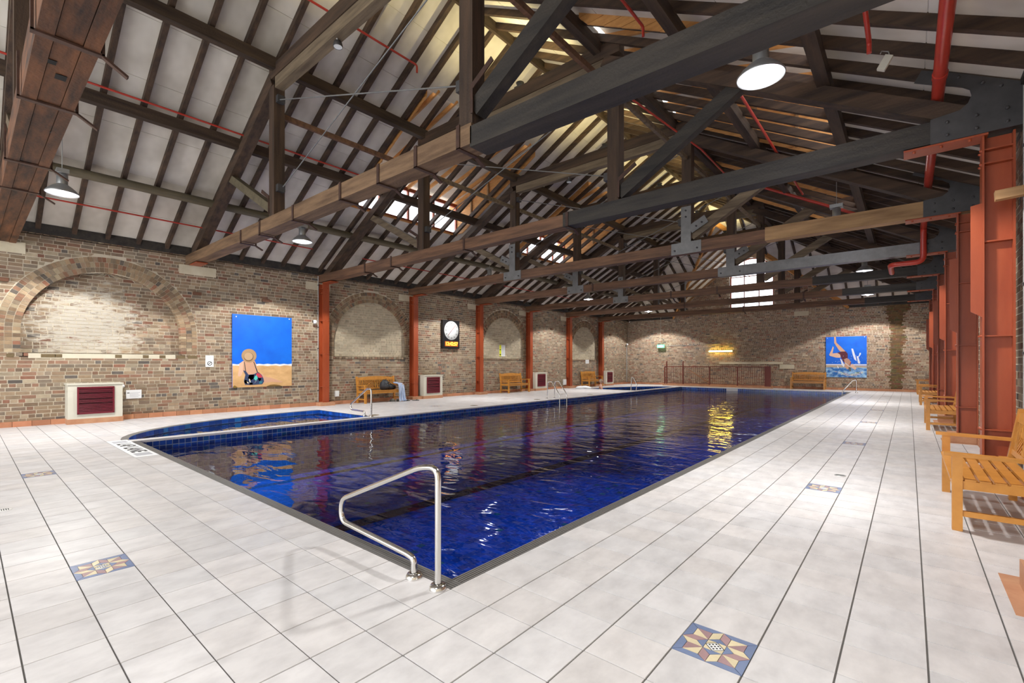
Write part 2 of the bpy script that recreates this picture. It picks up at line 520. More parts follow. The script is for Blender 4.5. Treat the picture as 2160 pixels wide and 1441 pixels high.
# eight-pointed star mosaics let into the deck
BLUE, MAUVE, CRM, WHT = (0.17, 0.23, 0.40), (0.38, 0.24, 0.255), (0.72, 0.63, 0.42), (0.80, 0.82, 0.84)
SP = []
def rot4(poly, k):
    for _ in range(k):
        poly = [(1 - y, x) for x, y in poly]
    return poly
for k in range(4):
    for poly, col in (([(0, 0), (.5, 0), (.36, .12), (.12, .12)], BLUE), ([(0, 0), (.12, .12), (.12, .36), (0, .5)], BLUE),
                      ([(.36, .12), (.5, 0), (.5, .23), (.36, .36)], MAUVE), ([(.5, 0), (.64, .12), (.64, .36), (.5, .23)], CRM),
                      ([(.12, .12), (.36, .12), (.36, .36)], CRM), ([(.12, .12), (.36, .36), (.12, .36)], MAUVE),
                      ([(.36, .36), (.5, .23), (.64, .36)], BLUE), ([(.36, .36), (.49, .36), (.36, .49)], CRM)):
        SP.append((rot4(poly, k), col))
SP.append(([(.37, .5), (.5, .37), (.63, .5), (.5, .63)], WHT))
for n, (i, j) in enumerate(STARS):
    x0, y0 = -2.148 + PX * i, PYN + PY * (j - 1)
    base = MB(); base.box(x0 + 0.003, x0 + PX - 0.003, y0 + 0.003, y0 + PY - 0.003, -0.012, -0.003)
    st = obj('star_tile', base, 'ink', floor)
    st['label'] = 'square mosaic tile with a blue, cream and mauve eight-pointed star'
    pc = Pieces()
    for poly, col in SP:
        v = rt.uniform(0.9, 1.1)
        tile_poly([(x0 + p[0] * PX, y0 + p[1] * PY) for p in poly], z=0.0, th=0.004, ins=0.0003, gap=0.0012, col=tuple(c * v for c in col), pc=pc)
    pc.build(st, 'mosaic_piece', 'mosaic', 40, 'mosaic_field', split=n in (0, 1, 7, 8))
    if n in (0, 7):
        em = MB()
        for a in range(-1, 2):
            for b in range(-1, 2):
                em.box(x0 + PX * (.5 + .055 * (a + b) / 1.4) - .004, x0 + PX * (.5 + .055 * (a + b) / 1.4) + .004,
                       y0 + PY * (.5 + .055 * (a - b) / 1.4) - .004, y0 + PY * (.5 + .055 * (a - b) / 1.4) + .004, 0.0, 0.0012)
        obj('emblem', em, 'ink', st)

# ------------------------------------------------------------------ main pool
pool = thing('swimming_pool', 'long rectangular lap pool lined with cobalt blue tiles', 'pool', (0, 0, 0))
DEP = -1.0
pb = MB()
pb.box(PXL - 0.2, PXR + 0.2, PYN - 0.2, PYF + 0.2, DEP - 0.15, DEP - 0.006)
pb.box(PXL - 0.12, PXL - 0.006, PYN, PYF, DEP - 0.1, -0.03)
pb.box(PXR + 0.006, PXR + 0.12, PYN, PYF, DEP - 0.1, -0.012)
pb.box(PXL - 0.1, PXR + 0.1, PYN - 0.12, PYN - 0.006, DEP - 0.1, -0.012)
pb.box(PXL - 0.1, PXR + 0.1, PYF + 0.006, PYF + 0.12, DEP - 0.1, -0.012)
obj('basin', pb, 'pool_grout', pool)
ptl = Pieces()
rp = random.Random(11)
T = 0.1
def pcol(x, y):
    if -6.42 < x < -6.17 or -9.72 < x < -9.47 or -3.40 < x < -3.2 or -3.0 < x < -2.85:
        if y > 2.3:
            v = rp.uniform(0.7, 1.3); return (0.006 * v, 0.008 * v, 0.014 * v)
    r = rp.random()
    v = rp.uniform(0.7, 1.3)
    if r < 0.02: return (0.01, 0.16 * v, 0.30 * v)
    return (0.004 * v, 0.095 * v, 0.66 * v)
nx = int(round((PXR - PXL) / T)); ny = int(round((PYF - PYN) / T))
tx = (PXR - PXL) / nx; ty = (PYF - PYN) / ny
g = 0.005
for a in range(nx):
    for b in range(ny):
        x0, y0 = PXL + a * tx, PYN + b * ty
        x1, y1 = x0 + tx, y0 + ty
        vs = [(x0 + g, y0 + g, DEP - .006), (x1 - g, y0 + g, DEP - .006), (x1 - g, y1 - g, DEP - .006), (x0 + g, y1 - g, DEP - .006),
              (x0 + g, y0 + g, DEP), (x1 - g, y0 + g, DEP), (x1 - g, y1 - g, DEP), (x0 + g, y1 - g, DEP)]
        ptl.add(vs, OPENBOX, pcol(x0 + tx / 2, y0), 0.01)
def wcol():
    v = rp.uniform(0.6, 1.4)
    r = rp.random()
    if r < 0.15: return (0.006 * v, 0.09 * v, 0.30 * v)
    return (0.005 * v, 0.055 * v, 0.32 * v)
for b in range(ny):
    for k in range(10):
        y0, y1 = PYN + b * ty, PYN + (b + 1) * ty
        z1 = -0.022 - 0.098 * k; z0 = z1 - 0.098
        X = PXL
        vs = [(X - .006, y0 + g, z0 + g), (X - .006, y1 - g, z0 + g), (X - .006, y1 - g, z1 - g), (X - .006, y0 + g, z1 - g),
              (X, y0 + g, z0 + g), (X, y1 - g, z0 + g), (X, y1 - g, z1 - g), (X, y0 + g, z1 - g)]
        ptl.add(vs, OPENBOX, wcol(), 0.006 if k < 2 else 0.001)
for a in range(nx):
    for k in range(10):
        x0, x1 = PXL + a * tx, PXL + (a + 1) * tx
        z1 = -0.022 - 0.098 * k; z0 = z1 - 0.098
        Y = PYF
        vs = [(x1 - g, Y + .006, z0 + g), (x0 + g, Y + .006, z0 + g), (x0 + g, Y + .006, z1 - g), (x1 - g, Y + .006, z1 - g),
              (x1 - g, Y, z0 + g), (x0 + g, Y, z0 + g), (x0 + g, Y, z1 - g), (x1 - g, Y, z1 - g)]
        ptl.add(vs, OPENBOX, wcol(), 0.006 if k < 2 else 0.001)
ptl.build(pool, 'pool_tile', 'pool_tile', 300, 'pool_tile_field')
# overflow gutter grates along the near and right edges, white coping on the left and far edges
def gutter(name, x0, x1, y0, y1, along):
    g_ = MB(); g_.box(x0, x1, y0, y1, -0.035, -0.022)
    o = obj(name, g_, 'gutter', pool)
    for k in range(5):
        m_ = MB()
        if along == 'y':
            xx = x0 + (x1 - x0) * (k + .5) / 5
            m_.box(xx - .0065, xx + .0065, y0, y1, -0.022, -0.003)
        else:
            yy = y0 + (y1 - y0) * (k + .5) / 5
            m_.box(x0, x1, yy - .0065, yy + .0065, -0.022, -0.003)
        obj('grate_bar', m_, 'gutter', o)
gutter('gutter_grate', PXR - 0.105, PXR - 0.002, PYN + 0.105, PYF, 'y')
gutter('gutter_grate', PXL, PXR - 0.002, PYN + 0.002, PYN + 0.105, 'x')
cp = MB(); cp.box(DIV, PXL + 0.012, PYN, SA_C[1] + 0.05, -0.03, 0.012)
obj('coping', cp, 'floor_tile', pool)
cp = MB(); cp.box(PXL - 0.02, PXL + 0.012, SA_C[1] + 0.05, SB_C[1] - .05, -0.03, 0.004)
obj('coping', cp, 'floor_tile', pool)
cp = MB(); cp.box(DIV, PXL + 0.012, SB_C[1] - .05, PYF, -0.03, 0.012)
obj('coping', cp, 'floor_tile', pool)
cp = MB(); cp.box(PXL, PXR, PYF - 0.012, PYF + 0.02, -0.03, 0.004)
obj('coping', cp, 'floor_tile', pool)
wtr = MB(); wtr.add([(PXL, PYN, WATER), (PXR, PYN, WATER), (PXR, PYF, WATER), (PXL, PYF, WATER)], [(0, 1, 2, 3)])
tag(obj('pool_water', wtr, 'water'), 'rippled deep blue water filling the long lap pool', 'water', kind='stuff')

def small_pool(E_, yb, label, wl):
    p = thing('wading_pool', label, 'pool', (0, 0, 0))
    W2 = -0.13
    b = MB()
    poly = [(DIV, E_[0][1])] + list(E_) + [(DIV, E_[-1][1])]
    if E_[0][1] > E_[-1][1]: poly = poly[::-1]
    n = len(poly)
    b.add([(q[0], q[1], -0.50) for q in poly], [tuple(range(n)) if E_ is EA else tuple(range(n))[::-1]])
    obj('basin', b, 'pool_grout', p)
    # tiled rim along the curve and the straight back
    pts = list(E_) + [(DIV, E_[-1][1])]
    seg = []
    for k in range(len(pts) - 1):
        a, c = pts[k], pts[k + 1]
        l = math.hypot(c[0] - a[0], c[1] - a[1]); m = max(1, int(l / 0.1))
        for q in range(m):
            seg.append(((a[0] + (c[0] - a[0]) * q / m, a[1] + (c[1] - a[1]) * q / m), (a[0] + (c[0] - a[0]) * (q + 1) / m, a[1] + (c[1] - a[1]) * (q + 1) / m)))
    pc = Pieces()
    rim = MB()
    for a, c in seg:
        dx, dy = c[0] - a[0], c[1] - a[1]; l = math.hypot(dx, dy)
        nx_, ny_ = -dy / l, dx / l
        if nx_ * (DIV - 1.0 - a[0]) + ny_ * (E_[-1][1] - a[1]) < 0 and not (abs(dy) < 1e-6): nx_, ny_ = -nx_, -ny_
        if abs(dy) < 1e-6:
            nx_, ny_ = 0, (-1 if E_ is EA else 1)
        for r in range(5):
            z1 = -0.012 - 0.1 * r; z0 = z1 - 0.094
            gx, gy = dx / l * .003, dy / l * .003
            o_ = 0.006
            f = [(a[0] + gx, a[1] + gy), (c[0] - gx, c[1] - gy)]
            vs = [(f[0][0], f[0][1], z0), (f[1][0], f[1][1], z0), (f[1][0], f[1][1], z1), (f[0][0], f[0][1], z1)] + \
                 [(f[0][0] + nx_ * o_, f[0][1] + ny_ * o_, z0), (f[1][0] + nx_ * o_, f[1][1] + ny_ * o_, z0), (f[1][0] + nx_ * o_, f[1][1] + ny_ * o_, z1), (f[0][0] + nx_ * o_, f[0][1] + ny_ * o_, z1)]
            pc.add(vs, OPENBOX, wcol() if r < 1 else tuple(.4 * c_ for c_ in wcol()), 0.008 if r < 2 else 0.001)  # tiles below water darkened in colour so the surface reflection dominates
        rim.add([(a[0], a[1], -0.51), (c[0], c[1], -0.51), (c[0], c[1], -0.005), (a[0], a[1], -0.005)], [(0, 1, 2, 3)])
    obj('rim_backing', rim, 'pool_grout', p)
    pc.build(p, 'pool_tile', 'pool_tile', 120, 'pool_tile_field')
    # floor of blue tiles, darkened in colour to favour the surface reflection
    pf = Pieces()
    y_lo, y_hi = min(q[1] for q in poly), max(q[1] for q in poly)
    fn = inA if E_ is EA else inB
    yy = y_lo
    while yy < y_hi:
        xx = -13.6
        while xx < DIV:
            if fn(xx + .05, yy + .05):
                vs = [(xx, yy, -.5), (xx + .094, yy, -.5), (xx + .094, yy + .094, -.5), (xx, yy + .094, -.5),
                      (xx, yy, -.493), (xx + .094, yy, -.493), (xx + .094, yy + .094, -.493), (xx, yy + .094, -.493)]
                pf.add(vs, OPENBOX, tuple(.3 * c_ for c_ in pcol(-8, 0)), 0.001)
            xx += 0.1
        yy += 0.1
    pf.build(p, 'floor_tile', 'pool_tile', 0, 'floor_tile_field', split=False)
    # dark rim strip
    gm = MB()
    cc, a_, b_ = (SA_C, SA_A, SA_B) if E_ is EA else (SB_C, SB_A, -SB_B)
    for k in range(NE):
        q0, q1 = E_[k], E_[k + 1]
        r0, r1 = ell(cc, a_ + .11, b_ + math.copysign(.11, b_), PI / 2 * k / NE), ell(cc, a_ + .11, b_ + math.copysign(.11, b_), PI / 2 * (k + 1) / NE)
        gm.add([(q0[0], q0[1], -.004), (r0[0], r0[1], -.004), (r1[0], r1[1], -.004), (q1[0], q1[1], -.004)], [(0, 1, 2, 3) if E_ is not EA else (3, 2, 1, 0)])
        gm.add([(q0[0], q0[1], -.004), (q1[0], q1[1], -.004), (q1[0], q1[1], -.02), (q0[0], q0[1], -.02)], [(0, 1, 2, 3)])
    obj('rim_strip', gm, 'gutter', p)
    wv = MB(); wv.add([(q[0], q[1], W2) for q in poly], [tuple(range(n)) if E_ is EA else tuple(range(n))[::-1]])
    tag(obj('pool_water', wv, 'water'), wl, 'water', kind='stuff')
small_pool(EA, PYN, 'small curved pool with blue tiled rim beside the lap pool, nearest the lane sticker', 'calm water in the small curved pool nearest the lane sticker')
small_pool(EB, PYF, 'small curved pool with the bather in it, at the far left corner', 'calm water around the bather in the far left corner pool')

# ================================================================== SETTING: brick walls
PAL = [(0.27, 0.19, 0.125), (0.32, 0.235, 0.155), (0.22, 0.155, 0.105), (0.37, 0.285, 0.20), (0.29, 0.165, 0.11), (0.25, 0.20, 0.15), (0.34, 0.25, 0.165), (0.30, 0.22, 0.16)]
def bcol(r, tint=(1, 1, 1)):
    q = r.random()
    if q < 0.03: c = (0.135, 0.118, 0.105)
    elif q < 0.075: c = (0.27, 0.13, 0.085)
    elif q < 0.15: c = (0.42, 0.35, 0.25)
    else: c = r.choice(PAL)
    v = r.uniform(0.68, 1.06)
    return tuple(a * v * t for a, t in zip(c, tint))
CH = 0.0862
ARCH = [2.33, 9.73, 17.1, 24.5]
AR, AZ, ASILL = 1.50, 2.12, 1.64
RING = 0.375
def hw(z, R):
    if z < ASILL: return 0.0
    if z < AZ: return R
    d = R * R - (z - AZ) ** 2
    return math.sqrt(d) if d > 0 else 0.0
def subtract(ya, yb, z0, z1, yc, R):
    """brick [ya,yb] less the arch opening; list of (y00,y10,y11,y01)"""
    zm = (z0 + z1) / 2
    if zm < ASILL: return [(ya, yb, yb, ya)]
    h0, h1 = hw(max(z0, ASILL), R), hw(z1, R)
    if h0 <= 0 and h1 <= 0: return [(ya, yb, yb, ya)]
    res = []
    if ya < yc:
        l0, l1 = min(yb, yc - h0), min(yb, yc - h1)
        if max(l0, l1) - ya > 0.012: res.append((ya, max(l0, ya), max(l1, ya), ya))
    if yb > yc:
        l0, l1 = max(ya, yc + h0), max(ya, yc + h1)
        if yb - min(l0, l1) > 0.012: res.append((min(l0, yb), yb, yb, min(l1, yb)))
    return res
def courses(y0, y1, z0, z1, r, offset=0):
    z = z0; k = 0
    while z < z1 - 0.02:
        zt = min(z + CH, z1)
        y = y0 - r.uniform(0, 0.24)
        hdr = (k % 4 == 2)
        while y < y1:
            L = 0.118 if (hdr or r.random() < 0.16) else r.uniform(0.225, 0.245)
            a, b = max(y, y0), min(y + L, y1)
            if b - a > 0.03: yield a, b, z, zt
            y += L
        z = zt; k += 1

def wall_thing(name, label):
    pass
wl = MB()
MX = XL - 0.006
# mortar bed of the left wall in strips, leaving the arch openings out
z = 0.0
while z < 4.36:
    zt = min(z + CH, 4.36)
    ys = [YN]
    for yc in ARCH:
        h0, h1 = hw(max(z, ASILL), AR), hw(zt, AR)
        if (z + zt) / 2 > ASILL and (h0 > 0 or h1 > 0):
            ys += [(yc - h0, yc - h1), (yc + h0, yc + h1)]
    ys.append(YF + .2)
    for k in range(0, len(ys), 2):
        a, b = ys[k], ys[k + 1]
        a0, a1 = a if isinstance(a, tuple) else (a, a)
        b0, b1 = b if isinstance(b, tuple) else (b, b)
        wl.add([(MX, a0, z), (MX, b0, z), (MX, b1, zt), (MX, a1, zt)], [(0, 1, 2, 3)])
    z = zt
wl.box(XL - 0.5, XL - 0.4, YN, YF, 0, 4.36)
wl.box(XL - 0.5, MX, YN, YF, 4.30, 4.36)
wall_left = tag(obj('wall_left', wl, 'mortar'), 'long brick wall with arched recesses behind the benches', 'wall', kind='structure')
rb = random.Random(21)
bp = Pieces()
lp = Pieces()
for a, b, z0, z1 in courses(-2.0, YF, 0.0, 4.36, rb):
    parts = [(a, b, b, a)]
    for yc in ARCH:
        if abs((a + b) / 2 - yc) < AR + RING + 0.3:
            parts = subtract(a, b, z0, z1, yc, AR + RING)
    for y00, y10, y11, y01 in parts:
        gp = 0.0078
        pr_ = rb.uniform(-0.003, 0.004)
        if min(y10, y11) - max(y00, y01) < 0.012 and (y10 - y00 < 0.02 or y11 - y01 < 0.0): continue
        vs = [(MX, y00 + gp, z0 + gp), (MX, y10 - gp, z0 + gp), (MX, y11 - gp, z1 - gp), (MX, y01 + gp, z1 - gp)]
        vs += [(XL + pr_, v[1], v[2]) for v in vs]
        bp.add(vs, OPENBOX, bcol(rb), (b - a) * CH)
for n_, yc in enumerate(ARCH):
    for ring in range(3):
        r0 = AR + ring * 0.125; r1 = r0 + 0.117
        deep = XL - 0.23 if ring == 0 else MX
        n = int(PI * (r0 + r1) / 2 / 0.084)
        for k in range(n):
            a0 = PI * k / n; a1 = PI * (k + 1) / n
            e = 0.0045 / r0
            q = [(yc + rr * math.cos(t), AZ + rr * math.sin(t)) for rr, t in ((r0, a0 + e), (r1, a0 + e), (r1, a1 - e), (r0, a1 - e))]
            px_ = XL + rb.uniform(-0.002, 0.005)
            vs = [(deep, y, z) for y, z in q] + [(px_, y, z) for y, z in q]
            bp.add(vs, OPENBOX, bcol(rb, (1.05, 1.02, 0.95)), 0.012)
        zz = ASILL
        while zz < AZ - 0.03:
            zt = min(zz + 0.084, AZ)
            for sgn in (-1, 1):
                ya, yb = sorted((yc + sgn * r0, yc + sgn * r1))
                vs = [(deep, ya, zz + .0045), (deep, yb, zz + .0045), (deep, yb, zt - .0045), (deep, ya, zt - .0045)]
                vs += [(XL + 0.002, v[1], v[2]) for v in vs]
                bp.add(vs, OPENBOX, bcol(rb, (1.05, 1.02, 0.95)), 0.012)
            zz = zt
    # the infill of the recess
    dep = 0.21 if n_ == 0 else 0.07
    XB = XL - dep
    bk = MB()
    bk.box(XB - 0.05, XB - 0.008, yc - AR - 0.05, yc + AR + 0.05, ASILL - 0.1, AZ + AR + 0.05)
    bk.box(XB - 0.05, MX, yc - AR - 0.02, yc + AR + 0.02, ASILL - 0.1, ASILL)
    # soffit strip
    N = 30
    for k in range(N):
        t0, t1 = PI * k / N, PI * (k + 1) / N
        rr = AR + 0.004
        bk.add([(XB, yc + rr * math.cos(t0), AZ + rr * math.sin(t0)), (MX, yc + rr * math.cos(t0), AZ + rr * math.sin(t0)),
                (MX, yc + rr * math.cos(t1), AZ + rr * math.sin(t1)), (XB, yc + rr * math.cos(t1), AZ + rr * math.sin(t1))], [(0, 1, 2, 3)])
    for sg in (-1, 1):
        y_ = yc + sg * (AR + 0.004)
        bk.add([(XB, y_, ASILL), (MX, y_, ASILL), (MX, y_, AZ), (XB, y_, AZ)], [(0, 1, 2, 3)])
    obj('recess_backing', bk, 'mortar' if n_ == 0 else 'mortar_render', wall_left)
    for a, b, z0, z1 in courses(yc - AR, yc + AR, ASILL, AZ + AR, rb):
        ym = (a + b) / 2
        h0, h1 = hw(z0 + 1e-4, AR), hw(z1, AR)
        q = [max(a, yc - h0), min(b, yc + h0), min(b, yc + h1), max(a, yc - h1)]
        if q[1] - q[0] < 0.02: continue
        if q[2] < q[3]: q[2] = q[3] = (q[2] + q[3]) / 2
        gp = 0.0078
        if n_ == 0:
            col = bcol(rb)
        else:
            v = rb.uniform(0.88, 1.08)
            t = rb.uniform(0.55, 0.95)
            col = tuple((c * (1 - t) + e * t) * v for c, e in zip(bcol(rb), (0.60, 0.535, 0.40)))
        hs = XB + rb.uniform(-0.003, 0.003)
        vs = [(XB - .008, q[0] + gp, z0 + gp), (XB - .008, q[1] - gp, z0 + gp), (XB - .008, q[2] - gp, z1 - gp), (XB - .008, q[3] + gp, z1 - gp)]
        vs += [(hs, v[1], v[2]) for v in vs]
        (lp if n_ == 0 else bp).add(vs, OPENBOX, col, (b - a) * CH * 0.9)
lp.build(wall_left, 'brick', 'brick_lime', 100, 'recess_brick_field')
bp.build(wall_left, 'brick', 'brick', 200, 'brick_field')
# sandstone pads under the truss ends, odd corbel bricks
for y in (0.45, 4.2, 7.55, 11.2, 14.9, 18.5, 22.2):
    sb = MB(); sb.box(XL - 0.02, XL + 0.012, y - 0.42 if y < 5 else y - .3, y + 0.46 if y < 5 else y + .55, 3.83, 4.08)
    obj('stone_pad', sb, 'sandstone', wall_left)
for y, z in ((4.19, 3.32), (6.0, 3.32), (0.55, 3.22), (13.5, 3.30), (21.0, 3.3), (27.6, 3.3)):
    cb = MB(); cb.box(XL - 0.02, XL + 0.07, y - .1, y + .1, z - .04, z + .04)
    cb.c = [(.16, .075, .045)] * 6; obj('corbel_brick', cb, 'brick', wall_left)
for y, w_ in ((0.62, .11), (1.15, .24), (1.38, .12), (2.45, .13), (3.0, .12), (3.35, .13), (3.72, .2), (3.98, .22)):
    cb = MB(); cb.box(XL - 0.02, XL + 0.008, y, y + w_, 1.53, 1.61)
    cb.c = [(.15, .11, .055)] * 6; obj('corbel_brick', cb, 'brick', wall_left)
cd_ = MB()
cd_.box(XL - .01, XL + .004, 0.95, 3.7, 1.515, 1.625)
obj('lime_patch', cd_, 'mortar_render', wall_left)

# far wall with its gablet and arched window opening
WCX, WHW, WZ0, WZS, WZA = -7.1, 1.19, 4.62, 6.55, 7.66
GAP_Z, GAP_S = 8.15, 0.80
def gtop(x):
    return max(4.36, GAP_Z - GAP_S * abs(x - WCX))
def whw(z):
    if z < WZ0 or z > WZA: return 0.0
    if z < WZS: return WHW
    t = (z - WZS) / (WZA - WZS)
    return WHW * math.sqrt(max(0, 1 - t * t))
wf_ = MB()
YM = YF + 0.006
z = 0.0
while z < GAP_Z + 0.15:
    zt = min(z + CH, GAP_Z + .2)
    if zt <= 4.37: x0a = x0b = XL - .2; x1a = x1b = XR + .2
    else:
        ha, hb = max(0, GAP_Z + .2 - z) / GAP_S, max(0, GAP_Z + .2 - zt) / GAP_S
        x0a, x0b, x1a, x1b = WCX - ha, WCX - hb, WCX + ha, WCX + hb
    h0, h1 = whw(z + 1e-4), whw(zt)
    if h0 > 0 or h1 > 0:
        wf_.add([(x0a, YM, z), (WCX - h0, YM, z), (WCX - h1, YM, zt), (x0b, YM, zt)], [(0, 1, 2, 3)])
        wf_.add([(WCX + h0, YM, z), (x1a, YM, z), (x1b, YM, zt), (WCX + h1, YM, zt)], [(0, 1, 2, 3)])
    else:
        wf_.add([(x0a, YM, z), (x1a, YM, z), (x1b, YM, zt), (x0b, YM, zt)], [(0, 1, 2, 3)])
    z = zt
wf_.box(XL, XR, YF + .3, YF + .4, 0, 4.4)
wall_far = tag(obj('wall_far', wf_, 'mortar'), 'brick end wall with the diver painting and arched window', 'wall', kind='structure')
fp = Pieces()
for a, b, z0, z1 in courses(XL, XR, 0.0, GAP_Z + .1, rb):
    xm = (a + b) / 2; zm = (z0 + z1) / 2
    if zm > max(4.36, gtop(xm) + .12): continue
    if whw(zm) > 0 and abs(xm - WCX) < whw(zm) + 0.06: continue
    col = bcol(rb, (1.22, 1.18, 1.2))  # bricks lightened here to make up for dim light at this end
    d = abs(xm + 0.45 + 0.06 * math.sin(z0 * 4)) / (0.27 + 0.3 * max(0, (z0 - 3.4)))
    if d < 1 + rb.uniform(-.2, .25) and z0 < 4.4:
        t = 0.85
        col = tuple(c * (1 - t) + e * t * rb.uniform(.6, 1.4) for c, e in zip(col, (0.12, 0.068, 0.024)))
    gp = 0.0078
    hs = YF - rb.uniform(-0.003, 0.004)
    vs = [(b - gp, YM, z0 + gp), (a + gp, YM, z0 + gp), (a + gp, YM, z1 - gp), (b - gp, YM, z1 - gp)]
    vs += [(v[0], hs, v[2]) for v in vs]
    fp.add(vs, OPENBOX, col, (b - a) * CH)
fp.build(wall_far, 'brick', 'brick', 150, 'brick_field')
stn = MB(); z = 0.1
while z < 4.34:
    hwid = (0.25 + 0.3 * max(0, z - 3.4)) * rb.uniform(.8, 1.25)
    xc = -0.45 - 0.06 * math.sin(z * 4)
    stn.add([(xc - hwid, YM - .0015, z), (xc + hwid, YM - .0015, z), (xc + hwid, YM - .0015, z + CH), (xc - hwid, YM - .0015, z + CH)], [(0, 1, 2, 3)])
    z += CH
obj('rust_stain', stn, 'stained_mortar', wall_far)
sm_ = MB(); sm_.box(-8.9, -5.45, YF - .05, YF + .02, 1.36, 1.50); obj('stone_band', sm_, 'sandstone', wall_far)
sm_ = MB(); sm_.box(-5.62, -4.9, YF - .03, YF + .02, 1.10, 1.34); obj('stone_block', sm_, 'sandstone', wall_far)
sm_ = MB(); sm_.box(-8.6, -5.6, YF - .06, YF + .02, 4.50, 4.62); obj('window_sill', sm_, 'sandstone', wall_far)
sm_ = MB(); sm_.box(-4.9, -4.2, YF - .02, YF + .02, 4.05, 4.3); obj('stone_pad', sm_, 'sandstone', wall_far)

# right wall
wr = MB(); wr.box(XR + .006, XR + .35, YN, YF + .3, 0, 4.7)
wall_right = tag(obj('wall_right', wr, 'mortar'), 'brick wall behind the red columns on the bench side', 'wall', kind='structure')
rp_ = Pieces()
for a, b, z0, z1 in courses(2.0, YF, 0.0, 4.7, rb):
    gp = 0.0078; hs = XR + rb.uniform(-0.004, 0.004)
    vs = [(XR + .01, b - gp, z0 + gp), (XR + .01, a + gp, z0 + gp), (XR + .01, a + gp, z1 - gp), (XR + .01, b - gp, z1 - gp)]
    vs += [(hs, v[1], v[2]) for v in vs]
    rp_.add(vs, OPENBOX, bcol(rb, (1.0, 0.96, 0.95)), (b - a) * CH * .3)
rp_.build(wall_right, 'brick', 'brick', 200, 'brick_field')

# terracotta skirting tiles
def skirting(name, label, axis, fixed, out, r0, r1, skip=()):
    m_ = MB()
    if axis == 'y': m_.box(min(fixed, fixed + out * .02), max(fixed, fixed + out * .02), r0, r1, 0, 0.10)
    else: m_.box(r0, r1, min(fixed, fixed + out * .02), max(fixed, fixed + out * .02), 0, 0.10)
    o = tag(obj(name, m_, 'mortar'), label, 'skirting', kind='structure')
    pc = Pieces(); t = r0
    while t < r1 - .02:
        e = min(t + .3, r1)
        v = rb.uniform(.8, 1.15)
        lo, hi = sorted((fixed + out * .02, fixed + out * .10))
        mb = MB()
        if axis == 'y': mb.box(lo, hi, t + .003, e - .003, 0.0, 0.115)
        else: mb.box(t + .003, e - .003, lo, hi, 0.0, 0.115)
        pc.add(mb.v, BOXF, (v, v * rb.uniform(.95, 1.05), v), .03)
        t = e
    pc.build(o, 'skirting_tile', 'terracotta', 300)
skirting('baseboard_left', 'terracotta tile skirting along the arched wall', 'y', XL + .01, 1, -2.0, YF)
skirting('baseboard_far', 'terracotta tile skirting along the end wall', 'x', YF - .01, -1, XL + .12, XR)
skirting('baseboard_right', 'terracotta tile skirting behind the red columns', 'y', XR - .01, -1, 2.0, YF)

# ================================================================== SETTING: roof
RC, RS, RZ0 = -7.0, 0.554, 4.40           # ridge line X, slope, rafter underside height at the eaves
def zl(x, z0=RZ0):                          # height of the left slope plane
    return z0 + RS * (x + 15.0)
def mir(x):                                 # the right slope is the left one turned about the ridge
    return 2 * RC - x
Y_HIP = YF - 8.0
DORM = {-1: [(7.2, 11.45), (14.6, 18.3)], 1: [(7.0, 11.45), (14.6, 18.3)]}   # -1 left slope, 1 right slope
DX0, DX1 = {-1: -12.35, 1: -13.0}, {-1: -8.8, 1: -9.6}
rm = MB()
DK = 0.155
def deck(side, x0, x1, y0, y1, x0b=None, x1b=None):
    x0b = x0 if x0b is None else x0b; x1b = x1 if x1b is None else x1b
    vs = [(x0, y0, zl(x0) + DK), (x1, y0, zl(x1) + DK), (x1b, y1, zl(x1b) + DK), (x0b, y1, zl(x0b) + DK)]
    if side > 0: vs = [(mir(v[0]), v[1], v[2]) for v in vs]
    rm.add(vs, [(0, 1, 2, 3)])
for side in (-1, 1):
    ys = [YN] + [v for d in DORM[side] for v in d] + [Y_HIP]
    for k in range(len(ys) - 1):
        if k % 2 == 0:
            deck(side, -15.5, -7.0, ys[k], ys[k + 1])
        else:
            deck(side, -15.5, DX0[side], ys[k], ys[k + 1]); deck(side, DX1[side], -7.0, ys[k], ys[k + 1])
    deck(side, -15.5, -7.0, Y_HIP, YF + .4, -15.5, -15.0)
# hip end either side of the gablet, and the gablet roof
def zh(y, z0=RZ0):
    return z0 + RS * (YF - y)
yv = YF - (GAP_Z - RZ0) / RS
hv = (GAP_Z - RZ0) / GAP_S
for sg in (-1, 1):
    P = [(RC + sg * 8, YF, RZ0 + DK), (WCX + sg * hv, YF, RZ0 + DK), (WCX, yv, GAP_Z + DK), (RC, Y_HIP, zh(Y_HIP) + DK)]
    rm.add(P, [(0, 1, 2, 3)])
    P = [(WCX, YF + .3, GAP_Z + DK), (WCX, yv - .05, GAP_Z + DK), (WCX + sg * (hv + .05), YF, RZ0 + DK), (WCX + sg * (hv + .05), YF + .3, RZ0 + DK)]
    rm.add(P, [(0, 1, 2, 3)])
ceiling = tag(obj('ceiling', rm, 'batten_white'), 'pitched timber roof lined with off-white boards between dark rafters', 'ceiling', kind='structure')

